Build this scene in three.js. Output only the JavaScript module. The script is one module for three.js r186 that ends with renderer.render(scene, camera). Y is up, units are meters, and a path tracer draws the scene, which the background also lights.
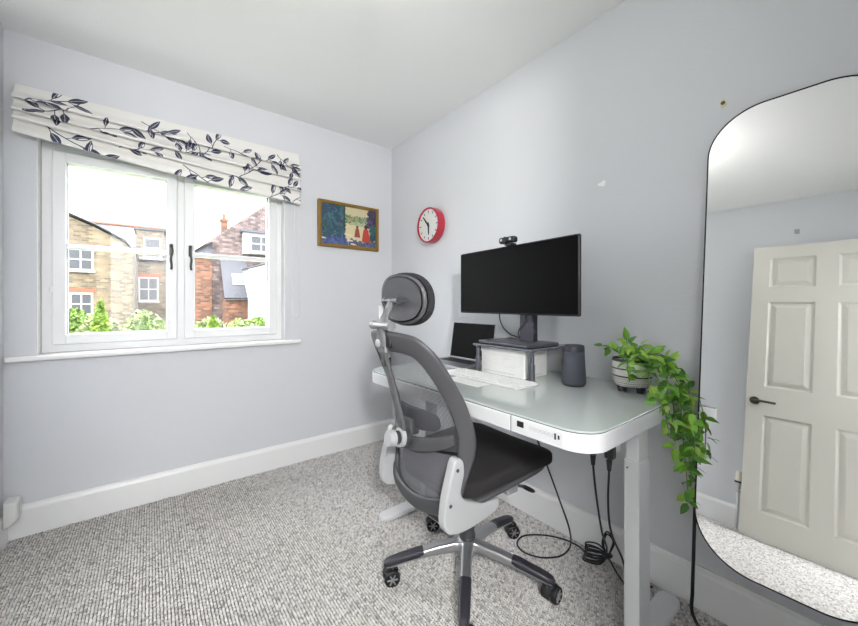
import * as THREE from 'three';
import { RoundedBoxGeometry } from 'three/addons/geometries/RoundedBoxGeometry.js';
import { mergeGeometries } from 'three/addons/utils/BufferGeometryUtils.js';

// ---------------------------------------------------------------- camera, sky, exposure
const scene = new THREE.Scene();
const renderer = new THREE.WebGLRenderer({ antialias: true });
renderer.toneMapping = THREE.LinearToneMapping;
renderer.toneMappingExposure = 1.13;
renderer.shadowMap.enabled = true;

const EYE = 1.1127;
const camera = new THREE.PerspectiveCamera(2 * Math.atan(313 / 357) * 180 / Math.PI, 858 / 626, 0.03, 200);
camera.position.set(0, EYE, 0);
camera.rotation.set(0, -38 * Math.PI / 180, 0);
camera.setViewOffset(858, 626, 0, 9.5, 858, 626);   // the photographer shifted the lens: uprights stay upright

// seeded noise
function rng(seed) { let s = seed >>> 0; return () => { s = (s + 0x6D2B79F5) | 0; let t = Math.imul(s ^ (s >>> 15), 1 | s); t = (t + Math.imul(t ^ (t >>> 7), 61 | t)) ^ t; return ((t ^ (t >>> 14)) >>> 0) / 4294967296; }; }
function lattice(seed, n) { const r = rng(seed), a = new Float32Array(n * n); for (let i = 0; i < n * n; i++) a[i] = r(); return (u, v) => { const x = ((u % 1) + 1) % 1 * n, y = ((v % 1) + 1) % 1 * n, i = Math.floor(x), j = Math.floor(y), fx = x - i, fy = y - j, sx = fx * fx * (3 - 2 * fx), sy = fy * fy * (3 - 2 * fy), g = (p, q) => a[((q % n) + n) % n * n + ((p % n) + n) % n]; return (g(i, j) * (1 - sx) + g(i + 1, j) * sx) * (1 - sy) + (g(i, j + 1) * (1 - sx) + g(i + 1, j + 1) * sx) * sy; }; }

// overcast sky: brighter towards the zenith (standard overcast distribution), thin cloud
{
  const w = 512, h = 256, d = new Float32Array(w * h * 4), n1 = lattice(3, 8), n2 = lattice(4, 24), n3 = lattice(5, 64);
  for (let j = 0; j < h; j++) for (let i = 0; i < w; i++) {
    const el = ((j + 0.5) / h - 0.5) * Math.PI, s = Math.max(0, Math.sin(el)), u = i / w, v = j / h;
    const c = 0.5 * n1(u, v * 2) + 0.3 * n2(u, v * 2) + 0.2 * n3(u, v * 2);
    const L = (1 + 2 * s) * 0.93 * (0.94 + 0.12 * c), k = (j * w + i) * 4;
    d[k] = L * 0.985; d[k + 1] = L; d[k + 2] = L * 1.03; d[k + 3] = 1;
  }
  const t = new THREE.DataTexture(d, w, h, THREE.RGBAFormat, THREE.FloatType);
  t.mapping = THREE.EquirectangularReflectionMapping; t.magFilter = THREE.LinearFilter; t.needsUpdate = true;
  scene.background = t; scene.environment = t;
  scene.backgroundIntensity = 6.8; scene.environmentIntensity = 6.8;
}
const FILL_POWER = 0.48, LANDING_POWER = 14.5;

// ---------------------------------------------------------------- helpers
const V = (x, y, z) => new THREE.Vector3(x, y, z);
const taken = {};
function numbered(n) { if (!(n in taken)) { taken[n] = 0; return n; } taken[n]++; return n + '_' + String(taken[n]).padStart(3, '0'); }
function shade(o) { o.castShadow = true; o.receiveShadow = true; return o; }
function tag(o, label, category, group) { o.userData.label = label; o.userData.category = category; if (group) o.userData.group = group; return o; }
function thing(name, label, category, p = [0, 0, 0], turn = 0, group) { const o = new THREE.Group(); o.name = numbered(name); o.position.set(...p); o.rotation.y = turn; scene.add(o); return tag(o, label, category, group); }
function part(name, geo, m, parent, p, label) {
  const g = Array.isArray(geo) ? mergeGeometries(geo.map(clean)) : geo;
  const o = shade(new THREE.Mesh(g, m)); o.name = parent === scene ? numbered(name) : name; if (p) o.position.set(...p); parent.add(o); if (label) o.userData.label = label; return o;
}
function single(name, geo, m, label, category, p, group) { return tag(part(name, geo, m, scene, p), label, category, group); }
function struct(name, geo, m, label) { const o = part(name, geo, m, scene); o.name = name; o.userData.kind = 'structure'; o.userData.label = label; o.userData.category = name.split('_')[0]; return o; }
function clean(g) { const q = g.index ? g.toNonIndexed() : g.clone(); for (const k of Object.keys(q.attributes)) if (!['position', 'normal', 'uv'].includes(k)) q.deleteAttribute(k); if (!q.attributes.uv) q.setAttribute('uv', new THREE.BufferAttribute(new Float32Array(q.attributes.position.count * 2), 2)); return q; }
const srgb = (hex) => new THREE.Color(hex);
function mat(color, roughness = 0.6, o = {}) { return new THREE.MeshPhysicalMaterial({ color: srgb(color), roughness, ...o }); }
function bx(x0, x1, y0, y1, z0, z1) { const g = new THREE.BoxGeometry(Math.abs(x1 - x0), Math.abs(y1 - y0), Math.abs(z1 - z0)); g.translate((x0 + x1) / 2, (y0 + y1) / 2, (z0 + z1) / 2); return metric(g); }
function rb(x0, x1, y0, y1, z0, z1, r = 0.004, s = 2) { const g = new RoundedBoxGeometry(x1 - x0, y1 - y0, z1 - z0, s, Math.min(r, (x1 - x0) / 2.01, (y1 - y0) / 2.01, (z1 - z0) / 2.01)); g.translate((x0 + x1) / 2, (y0 + y1) / 2, (z0 + z1) / 2); return g; }
function metric(g) {       // uv in metres by the way each face points
  const q = g.index ? g.toNonIndexed() : g, p = q.attributes.position, n = q.attributes.normal, uv = new Float32Array(p.count * 2);
  for (let i = 0; i < p.count; i++) { const ax = Math.abs(n.getX(i)), ay = Math.abs(n.getY(i)), az = Math.abs(n.getZ(i)); const [u, v] = ax > ay && ax > az ? [p.getZ(i), p.getY(i)] : ay > az ? [p.getX(i), p.getZ(i)] : [p.getX(i), p.getY(i)]; uv[2 * i] = u; uv[2 * i + 1] = v; }
  q.setAttribute('uv', new THREE.BufferAttribute(uv, 2)); return q;
}
function cyl(a, b, r0, r1 = r0, seg = 24) {  // rod between two points
  const A = V(...a), B = V(...b), d = B.clone().sub(A), g = new THREE.CylinderGeometry(r1, r0, d.length(), seg);
  g.applyQuaternion(new THREE.Quaternion().setFromUnitVectors(V(0, 1, 0), d.normalize())); const m = A.add(B).multiplyScalar(0.5); g.translate(m.x, m.y, m.z); return g;
}
function lathe(pts, seg = 40) { return new THREE.LatheGeometry(pts.map(([r, y]) => new THREE.Vector2(r, y)), seg); }
function tube(pts, r, seg = 60, closed = false, rs = 8) { return new THREE.TubeGeometry(new THREE.CatmullRomCurve3(pts.map((p) => V(...p)), closed), seg, r, rs, closed); }
function grid(nu, nv, f, closeU = false) {   // f(u,v) -> [x,y,z] ; u,v in 0..1
  const P = [], U = [], I = [];
  for (let i = 0; i <= nu; i++) for (let j = 0; j <= nv; j++) { const q = f(i / nu, j / nv); P.push(q[0], q[1], q[2]); U.push(q[3] ?? i / nu, q[4] ?? j / nv); }
  for (let i = 0; i < nu; i++) for (let j = 0; j < nv; j++) { const a = i * (nv + 1) + j, b = a + nv + 1; I.push(a, b, a + 1, b, b + 1, a + 1); }
  const g = new THREE.BufferGeometry(); g.setAttribute('position', new THREE.Float32BufferAttribute(P, 3)); g.setAttribute('uv', new THREE.Float32BufferAttribute(U, 2)); g.setIndex(I); g.computeVertexNormals(); return g;
}
function loft(sections) {   // sections: arrays of equal length of [x,y,z], closed loops; ends capped
  const n = sections[0].length, m = sections.length, P = [], I = [];
  sections.forEach((s) => s.forEach((p) => P.push(...p)));
  for (let i = 0; i < m - 1; i++) for (let j = 0; j < n; j++) { const a = i * n + j, b = i * n + (j + 1) % n, c = a + n, d = b + n; I.push(a, c, b, b, c, d); }
  for (const [i, flip] of [[0, 0], [m - 1, 1]]) { const c = P.length / 3, s = sections[i]; const k = [0, 1, 2].map((q) => s.reduce((t, p) => t + p[q], 0) / n); P.push(...k); for (let j = 0; j < n; j++) { const a = i * n + j, b = i * n + (j + 1) % n; flip ? I.push(c, a, b) : I.push(c, b, a); } }
  const g = new THREE.BufferGeometry(); g.setAttribute('position', new THREE.Float32BufferAttribute(P, 3)); g.setIndex(I); g.computeVertexNormals(); return g;
}
function superEllipsoid(ax, ay, az, e1, e2, nu = 40, nv = 24, warp) {
  const p = (c, e) => Math.sign(c) * Math.pow(Math.abs(c), e);
  return grid(nu, nv, (u, v) => { const t = u * 2 * Math.PI, f = (v - 0.5) * Math.PI; const q = [ax * p(Math.cos(f), e1) * p(Math.cos(t), e2), ay * p(Math.sin(f), e1), -az * p(Math.cos(f), e1) * p(Math.sin(t), e2)]; return warp ? warp(q) : q; });
}
function rrShape(x0, x1, y0, y1, r) { const s = new THREE.Shape(); s.moveTo(x0 + r, y0); s.lineTo(x1 - r, y0); s.absarc(x1 - r, y0 + r, r, -Math.PI / 2, 0); s.lineTo(x1, y1 - r); s.absarc(x1 - r, y1 - r, r, 0, Math.PI / 2); s.lineTo(x0 + r, y1); s.absarc(x0 + r, y1 - r, r, Math.PI / 2, Math.PI); s.lineTo(x0, y0 + r); s.absarc(x0 + r, y0 + r, r, Math.PI, 1.5 * Math.PI); return s; }
function extrude(shape, depth, bevel = 0, seg = 2, curve = 16) { return new THREE.ExtrudeGeometry(shape, { depth: depth - 2 * bevel, bevelEnabled: bevel > 0, bevelThickness: bevel, bevelSize: bevel, bevelOffset: -bevel, bevelSegments: seg, curveSegments: curve }).translate(0, 0, bevel); }
function polyShape(pts) { return new THREE.Shape(pts.map(([x, y]) => new THREE.Vector2(x, y))); }
function interp(table, x) { if (x <= table[0][0]) return table[0][1]; for (let i = 1; i < table.length; i++) if (x <= table[i][0]) { const [a, p] = table[i - 1], [b, q] = table[i]; let t = (x - a) / (b - a); return p + (q - p) * t; } return table[table.length - 1][1]; }
function canvasTex(w, h, draw, repeat) { const c = document.createElement('canvas'); c.width = w; c.height = h; draw(c.getContext('2d'), w, h); const t = new THREE.CanvasTexture(c); t.colorSpace = THREE.SRGBColorSpace; if (repeat) t.wrapS = t.wrapT = THREE.RepeatWrapping; t.anisotropy = 8; return t; }
function dataTex(n, f, colour = true, m = n) { const d = new Uint8Array(n * m * 4); for (let j = 0; j < m; j++) for (let i = 0; i < n; i++) { const c = f(i / n, j / m, i, j), k = (j * n + i) * 4; d[k] = c[0]; d[k + 1] = c[1]; d[k + 2] = c[2]; d[k + 3] = c[3] ?? 255; } const t = new THREE.DataTexture(d, n, m); t.wrapS = t.wrapT = THREE.RepeatWrapping; t.magFilter = THREE.LinearFilter; if (colour) t.colorSpace = THREE.SRGBColorSpace; t.needsUpdate = true; return t; }

// ---------------------------------------------------------------- materials
const roller = (() => { const a = lattice(11, 96), b = lattice(12, 220); const t = dataTex(512, (u, v) => { const q = 128 + 90 * (a(u, v) - 0.5) + 90 * (b(u, v) - 0.5); return [q, q, q]; }, false); return t; })();
const M = {
  wall: mat('#d4d6da', 0.85, { bumpMap: roller, bumpScale: 0.0006 }),
  ceiling: mat('#f6f6f5', 0.9, { bumpMap: roller, bumpScale: 0.0005 }),
  trim: mat('#eeeeee', 0.35),
  upvc: mat('#eff0f1', 0.25),
  sill: mat('#f4f4f4', 0.25),
  seal: mat('#8f9496', 0.6),
  glass: new THREE.MeshPhysicalMaterial({ color: 0xffffff, roughness: 0, transmission: 1, thickness: 0, ior: 1.45 }),
  pewter: mat('#4a4a48', 0.35, { metalness: 0.8 }),
  deskWhite: mat('#d6d7d8', 0.35),
  deskGlass: mat('#bcc4c1', 0.035, { ior: 1.52, clearcoat: 0.6, clearcoatRoughness: 0.02 }),
  glassEdge: mat('#4d5754', 0.25),
  blackPlastic: mat('#17171a', 0.42),
  screen: mat('#060607', 0.45, { specularIntensity: 0.12 }),
  darkGrey: mat('#34353b', 0.45),
  chairGrey: mat('#6a6a6c', 0.42),
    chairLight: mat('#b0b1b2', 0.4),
  alu: mat('#c4c5c8', 0.28, { metalness: 0.85 }),
  cable: mat('#131316', 0.45),
  red: mat('#b41233', 0.3, { clearcoat: 0.5 }),
  white: mat('#e0e0de', 0.5),
  fabric: mat('#1f1d1f', 0.9, { sheen: 0.6, sheenRoughness: 0.5, sheenColor: new THREE.Color(0.35, 0.33, 0.33) }),
};

// ---------------------------------------------------------------- room shell
const XL = -0.541, XR = 1.59, ZB = -2.544, ZF = 0.2, HC = 2.4;
const WX0 = -0.434, WX1 = 0.731, WY0 = 0.862, WY1 = 1.93;      // window opening
const T = 0.28, ZW = ZB - T;
const floorMat = mat('#6c6865', 0.95);
struct('floor', bx(XL - 0.6, XR + 0.3, -0.15, 0, ZW, 1.75), floorMat, 'grey woven carpet backing across the whole room');
struct('ceiling', bx(XL - 0.6, XR + 0.3, HC, HC + 0.15, ZW, 1.75), M.ceiling, 'smooth white painted ceiling');
struct('wall_back', [bx(XL - 0.3, WX0, 0, HC, ZW, ZB), bx(WX1, XR + 0.3, 0, HC, ZW, ZB), bx(WX0, WX1, 0, WY0 - 0.02, ZW, ZB), bx(WX0, WX1, WY1, HC, ZW, ZB)], M.wall, 'pale grey wall with the window opening');
const wallRight = struct('wall_right', bx(XR, XR + 0.3, 0, HC, ZB, 1.75), M.wall, 'pale grey wall behind the desk and mirror');
struct('wall_left', bx(XL - 0.3, XL, 0, HC, ZB, ZF), M.wall, 'pale grey wall behind the open door');
const DX0 = -0.385, DX1 = 0.4;
struct('wall_front', [bx(XL - 0.3, DX0, 0, HC, ZF, ZF + 0.12), bx(DX1, XR, 0, HC, ZF, ZF + 0.12), bx(DX0, DX1, 2.03, HC, ZF, ZF + 0.12)], M.wall, 'pale grey wall with the doorway');
struct('wall_landing', [bx(XL - 0.5, XL - 0.3, 0, HC, ZF + 0.12, 1.75), bx(XL - 0.3, XR, 0, HC, 1.6, 1.75)], M.wall, 'pale walls of the landing beyond the doorway');
struct('trim_1', [bx(DX0 - 0.002, DX0 + 0.025, 0, 2.03, ZF - 0.012, ZF + 0.132), bx(DX1 - 0.025, DX1 + 0.002, 0, 2.03, ZF - 0.012, ZF + 0.132), bx(DX0, DX1, 2.005, 2.032, ZF - 0.012, ZF + 0.132), bx(DX0 - 0.06, DX0, 0, 2.09, ZF - 0.015, ZF), bx(DX1, DX1 + 0.06, 0, 2.09, ZF - 0.015, ZF), bx(DX0 - 0.06, DX1 + 0.06, 2.03, 2.09, ZF - 0.015, ZF)], M.trim, 'white painted door lining');
// skirting boards: chamfered top
function skirting(a, b, inward) {
  const h = 0.152, t = 0.018, s = polyShape([[0, 0], [t, 0], [t, h - 0.022], [t - 0.004, h - 0.012], [t - 0.009, h - 0.006], [t - 0.01, h], [0, h]]);
  const A = V(a[0], 0, a[1]), B = V(b[0], 0, b[1]), len = A.distanceTo(B), g = new THREE.ExtrudeGeometry(s, { depth: len, bevelEnabled: false });
  const Z = B.clone().sub(A).normalize(), X = V(inward[0], 0, inward[1]);
  const m = new THREE.Matrix4().makeBasis(X, V(0, 1, 0), Z); if (m.determinant() < 0) { g.scale(1, 1, -1); g.translate(0, 0, len); m.makeBasis(X, V(0, 1, 0), Z); const id = g.index; if (!id) { const p = g.attributes.position.array, n = g.attributes.normal.array; for (let i = 0; i < p.length; i += 9) for (const arr of [p, n]) for (let k = 0; k < 3; k++) { const q = arr[i + 3 + k]; arr[i + 3 + k] = arr[i + 6 + k]; arr[i + 6 + k] = q; } } }
  g.applyMatrix4(m); g.translate(A.x, 0, A.z); g.computeVertexNormals(); return g;
}
struct('baseboard_back', skirting([XL, ZB], [XR, ZB], [0, 1]), M.trim, 'white skirting board under the window');
struct('baseboard_right', skirting([XR, ZF], [XR, ZB], [-1, 0]), M.trim, 'white skirting board along the desk wall');
struct('baseboard_left', skirting([XL, ZB], [XL, ZF], [1, 0]), M.trim, 'white skirting board along the left wall');

// carpet pile: ribbed wool loops, real loops in rows running towards the window
{
  const r = rng(77), pitch = 0.0104, step = 0.0088, nx = Math.floor((XR - XL - 0.036) / pitch), nz = Math.floor((ZF - ZB - 0.02) / step), g = new THREE.SphereGeometry(1, 6, 4);
  const im = new THREE.InstancedMesh(g, mat('#ffffff', 0.95), nx * nz), m = new THREE.Matrix4(), q = new THREE.Quaternion(), e = new THREE.Euler(), c = new THREE.Color();
  let k = 0;
  for (let i = 0; i < nx; i++) for (let j = 0; j < nz; j++) {
    e.set((r() - 0.5) * 0.7, (r() - 0.5) * 0.6, (r() - 0.5) * 0.5); q.setFromEuler(e);
    const s = 0.85 + 0.3 * r();
    m.compose(V(XL + 0.018 + (i + 0.5 + (r() - 0.5) * 0.16) * pitch, 0.0012, ZB + 0.018 + (j + 0.5 + (i % 2) * 0.5 + (r() - 0.5) * 0.25) * step), q, V(0.0046 * s, 0.0052 * s, 0.0052 * s));
    im.setMatrixAt(k, m);
    const y = r(), b = y < 0.12 ? 0.30 + 0.1 * r() : y < 0.55 ? 0.47 + 0.1 * r() : 0.60 + 0.12 * r();
    c.setRGB(b, b * 0.972, b * 0.945); im.setColorAt(k, c); k++;
  }
  im.name = 'carpet_pile'; im.castShadow = im.receiveShadow = true; im.userData = { kind: 'stuff', label: 'ribbed grey flecked loop pile of the carpet', category: 'carpet' }; scene.add(im);
}

// ---------------------------------------------------------------- window
{
  const w = new THREE.Group(); w.name = 'window_1'; scene.add(w);
  w.userData = { kind: 'structure', label: 'white two-casement window with glazing bars', category: 'window' };
  const z0 = -2.685, z1 = -2.615;          // outer frame depth
  const fx0 = WX0 + 0.002, fx1 = WX1 - 0.002, fy0 = WY0, fy1 = WY1, fw = 0.052;
  const frame = (x0, x1, y0, y1, t, za, zb, r = 0.004) => [rb(x0, x0 + t, y0, y1, za, zb, r), rb(x1 - t, x1, y0, y1, za, zb, r), rb(x0 + t - 0.004, x1 - t + 0.004, y0, y0 + t, za, zb, r), rb(x0 + t - 0.004, x1 - t + 0.004, y1 - t, y1, za, zb, r)];
  part('window_frame', frame(fx0, fx1, fy0, fy1, fw, z0, z1), M.upvc, w);
  part('mullion', rb(0.116, 0.174, fy0 + fw - 0.003, fy1 - fw + 0.003, z0, z1, 0.004), M.upvc, w);
  part('reveal_lining', [bx(WX0, WX0 + 0.001, WY0, WY1, ZW, ZB - 0.001), bx(WX1 - 0.001, WX1, WY0, WY1, ZW, ZB - 0.001)], mat('#f3f3f3', 0.6), w);
  for (const [x0, x1, side] of [[fx0 + fw - 0.012, 0.128, 1], [0.162, fx1 - fw + 0.012, -1]]) {
    const cw = 0.052, y0 = fy0 + fw - 0.012, y1 = fy1 - fw + 0.012;
    const sash = part('casement', frame(x0, x1, y0, y1, cw, -2.672, -2.592, 0.007), M.upvc, w);
    const gx0 = x0 + cw, gx1 = x1 - cw, gy0 = y0 + cw, gy1 = y1 - cw;
    part('pane', bx(gx0 - 0.006, gx1 + 0.006, gy0 - 0.006, gy1 + 0.006, -2.640, -2.636), M.glass, sash);
    part('glazing_seal', [bx(gx0 - 0.001, gx0 + 0.003, gy0, gy1, -2.634, -2.612), bx(gx1 - 0.003, gx1 + 0.001, gy0, gy1, -2.634, -2.612), bx(gx0, gx1, gy0 - 0.001, gy0 + 0.003, -2.634, -2.612)], M.seal, sash);
    part('glazing_bar', rb(gx0 - 0.002, gx1 + 0.002, 1.398, 1.424, -2.660, -2.606, 0.006), M.upvc, sash);
    part('hinge', rb(side > 0 ? x0 - 0.008 : x1 - 0.004, side > 0 ? x0 + 0.004 : x1 + 0.008, 1.17, 1.2, -2.614, -2.59, 0.003), M.upvc, sash);
    // curly pewter handle
    const hx = side > 0 ? x1 - 0.03 : x0 + 0.03, h = part('handle', [rb(hx - 0.009, hx + 0.009, 1.395, 1.462, -2.593, -2.587, 0.003), cyl([hx, 1.44, -2.59], [hx, 1.44, -2.562], 0.0075), tube([[hx, 1.452, -2.565], [hx + side * 0.004, 1.42, -2.558], [hx - side * 0.003, 1.375, -2.556], [hx, 1.335, -2.558], [hx - side * 0.002, 1.312, -2.55]], 0.0062, 30), new THREE.SphereGeometry(0.009, 12, 8).translate(hx, 1.452, -2.565)], M.pewter, sash); h.userData.label = 'dark pewter window handle';
  }
  const sill = part('window_sill', [rb(-0.535, 0.832, WY0 - 0.026, WY0, ZB - 0.001, ZB + 0.035, 0.009, 4), bx(WX0, WX1, WY0 - 0.026, WY0 - 0.0005, ZW + 0.05, ZB)], M.sill, w);
}

// ---------------------------------------------------------------- outside
const brickTex = (base, mortar, seed) => { const r = rng(seed), n = 8, rows = 16, tones = []; for (let i = 0; i < n * rows; i++) tones.push((() => { const k = 0.64 + 0.6 * r(), w = 0.05 * (r() - 0.5); return [k + w, k, k - w]; })()); return dataTex(512, (u, v) => { const row = Math.floor(v * rows), uu = u * n + (row % 2) * 0.5, col = ((Math.floor(uu) % n) + n) % n, fu = uu - Math.floor(uu), fv = v * rows - row; if (fu < 0.05 || fv < 0.14) return mortar; const t = tones[row * n + col]; return base.map((b, k) => Math.min(255, b * t[k])); }); };
const scaled = (t, sx, sy) => { t.repeat.set(1 / sx, 1 / sy); return t; };
const X = {
  yellow: mat('#ffffff', 0.9, { map: scaled(brickTex([92, 80, 61], [96, 92, 85], 21), 2.6, 1.9) }),
  orange: mat('#ffffff', 0.9, { map: scaled(brickTex([99, 63, 45], [95, 86, 78], 22), 2.6, 1.9) }),
  pinkTile: mat('#ffffff', 0.9, { map: scaled(brickTex([91, 78, 76], [70, 63, 61], 23), 2.4, 2.4) }),
  slate: mat('#ffffff', 0.8, { map: scaled(brickTex([73, 74, 79], [57, 58, 65], 24), 2.6, 2.6) }),
  ridge: mat('#734d3c', 0.8), render: mat('#949493', 0.8), frameWhite: mat('#939391', 0.5),
  lintel: mat('#794532', 0.9), windowGlass: mat('#24282d', 0.3), lead: mat('#393c42', 0.6), grass: mat('#485530', 1), pipe: mat('#403c39', 0.6),
};
function sashWindow(parent, x0, x1, y0, y1, z, cols = 2, arch = true) {
  const t = 0.09, wdw = part('window', [bx(x0, x0 + t, y0, y1, z - 0.1, z + 0.03), bx(x1 - t, x1, y0, y1, z - 0.1, z + 0.03), bx(x0 + t, x1 - t, y0, y0 + t, z - 0.1, z + 0.03), bx(x0 + t, x1 - t, y1 - t, y1, z - 0.1, z + 0.03), bx(x0 + t, x1 - t, (y0 + y1) / 2 - 0.035, (y0 + y1) / 2 + 0.035, z - 0.1, z + 0.02), ...(cols > 1 ? [bx((x0 + x1) / 2 - 0.03, (x0 + x1) / 2 + 0.03, y0 + t, y1 - t, z - 0.1, z + 0.02)] : []), bx(x0 - 0.06, x1 + 0.06, y0 - 0.1, y0, z - 0.05, z + 0.12)], X.frameWhite, parent);
  for (let c = 0; c < cols; c++) for (let k = 0; k < 2; k++) { const a = x0 + t + (x1 - x0 - 2 * t) * c / cols, b = x0 + t + (x1 - x0 - 2 * t) * (c + 1) / cols, p = y0 + t + (y1 - y0 - 2 * t) * k / 2, q = y0 + t + (y1 - y0 - 2 * t) * (k + 1) / 2; part('pane', bx(a, b, p, q, z - 0.06, z + 0.006), X.windowGlass, wdw); }
  if (arch) part('lintel', bx(x0 - 0.12, x1 + 0.12, y1, y1 + 0.24, z - 0.02, z + 0.025), X.lintel, parent);
}
struct('ground', bx(-60, 60, -3.4, -3.2, -70, ZW - 1), X.grass, 'garden lawn outside below the window').userData.category = 'ground';
{ // yellow brick terraced house with a sloping gable
  const h = thing('brick_house', 'yellow stock brick house with sloping gable and slate roof outside left pane', 'house');
  const gable = polyShape([[-9, -3.3], [-0.63, -3.3], [-0.63, 4.0], [-1.24, 4.78], [-2.5, 5.5], [-3.62, 6.0], [-5.6, 6.9], [-9, 5.4]]);
  part('gable_wall', metric(new THREE.ExtrudeGeometry(gable, { depth: 3.2, bevelEnabled: false }).translate(0, 0, -31.2)), X.yellow, h);
  const verge = [[-0.55, 3.94], [-1.2, 4.84], [-2.48, 5.58], [-3.6, 6.08], [-5.6, 6.98]];
  for (let i = 0; i < verge.length - 1; i++) part('verge_board', loft([verge[i], verge[i + 1]].map(([x, y]) => [[x, y, -27.85], [x, y + 0.14, -27.85], [x, y + 0.14, -31.2], [x, y, -31.2]])), X.lead, h);
  part('rear_wall', bx(-9, 1.3, -3.3, 4.05, -36, -31), X.yellow, h);
  part('main_roof', loft([-9, 1.4].map((x) => [[x, 4.0, -30.85], [x, 4.12, -30.8], [x, 6.75, -34.0], [x, 4.1, -37], [x, 4.0, -37]])), X.slate, h);
  part('ridge_tiles', tube([[-9, 6.78, -34], [1.4, 6.78, -34]], 0.13, 8), X.ridge, h);
  const dm = part('dormer', bx(-0.72, 0.78, 4.15, 6.1, -34, -30.95), X.yellow, h);
  part('dormer_roof', bx(-0.85, 0.9, 6.1, 6.22, -34, -30.8), X.lead, dm);
  sashWindow(h, -0.36, 0.62, 4.22, 5.6, -30.93, 1, false);
  sashWindow(h, -0.62, 0.46, 1.28, 2.9, -30.98, 2);
  sashWindow(h, -3.64, -2.54, 2.98, 4.24, -27.98, 2);
  sashWindow(h, -3.55, -2.57, 0.45, 1.72, -27.98, 2);
  part('drain_pipe', cyl([-0.72, -3.3, -27.9], [-0.72, 4.0, -27.9], 0.06), X.pipe, h);
}
{ // tile-hung house with lean-to
  const h = thing('tiled_house', 'pinkish tiled gabled house with white dormer and chimney outside right pane', 'house');
  part('tiled_gable', metric(new THREE.ExtrudeGeometry(polyShape([[2.9, -3.3], [14, -3.3], [14, 6], [9.2, 10.1], [6.16, 7.8], [2.21, 4.46], [2.21, 4.2], [2.9, 4.2]]), { depth: 7, bevelEnabled: false }).translate(0, 0, -33)), X.pinkTile, h);
  part('brick_return', bx(2.21, 3.05, -3.3, 4.0, -31, -25.9), X.orange, h);
  part('flank_roof', loft([[-25.7], [-31]].map(([z]) => [[2.05, 4.0, z], [3.05, 4.0, z], [3.05, 4.95, z], [2.05, 4.28, z]])), X.slate, h);
  const ch = part('chimney', [bx(3.72, 4.08, 5.2, 6.6, -27.6, -27.0), bx(3.66, 4.14, 6.6, 6.72, -27.66, -26.94)], X.orange, h);
  part('chimney_pot', lathe([[0, 0], [0.13, 0], [0.1, 0.35], [0.12, 0.38], [0.1, 0.4], [0, 0.4]], 14).translate(3.9, 6.72, -27.3), X.ridge, ch);
  part('lean_to_roof', loft([[3.55, 4.0, -25.9], [5.35, 1.5, -24.4]].map(([, y, z], i) => i ? [[3.5, 1.45, -24.3], [5.4, 1.45, -24.3], [5.4, 1.33, -24.3], [3.5, 1.33, -24.3]] : [[3.5, 3.9, -25.95], [4.95, 3.9, -25.95], [4.95, 3.75, -25.95], [3.5, 3.75, -25.95]])), X.slate, h);
  part('lean_to_wall', bx(3.6, 5.3, -3.3, 1.4, -25.95, -24.5), X.orange, h);
  const sk = part('skylight', [bx(-0.38, 0.38, -0.02, 0.03, -0.42, 0.42)], X.frameWhite, h, [4.42, 2.62, -25.08]); sk.rotation.x = 0.97;
  part('pane', bx(-0.31, 0.31, 0.03, 0.04, -0.35, 0.35), X.windowGlass, sk);
  const d = part('dormer', bx(4.75, 6.9, 4.35, 5.75, -26.5, -25.6), X.render, h);
  part('dormer_roof', bx(4.6, 7.05, 5.75, 5.9, -26.5, -25.4), X.lead, d);
  sashWindow(h, 5.15, 6.5, 4.5, 5.6, -25.57, 2, false);
}
{ const h = thing('white_house', 'white rendered house wall at the right edge of right pane', 'house');
  part('rendered_wall', metric(new THREE.ExtrudeGeometry(polyShape([[4.75, -3.3], [12, -3.3], [12, 4.2], [6.2, 3.7], [4.5, 3.15], [4.45, 2.9], [4.75, 1.4]]), { depth: 1.4, bevelEnabled: false }).translate(0, 0, -24.2)), X.render, h);
  part('coping', loft([[4.42, 3.1], [6.2, 3.7], [12, 4.2]].map(([x, y]) => [[x, y, -22.75], [x, y + 0.1, -22.75], [x, y + 0.1, -24.25], [x, y, -24.25]])), X.lead, h); }
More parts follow.
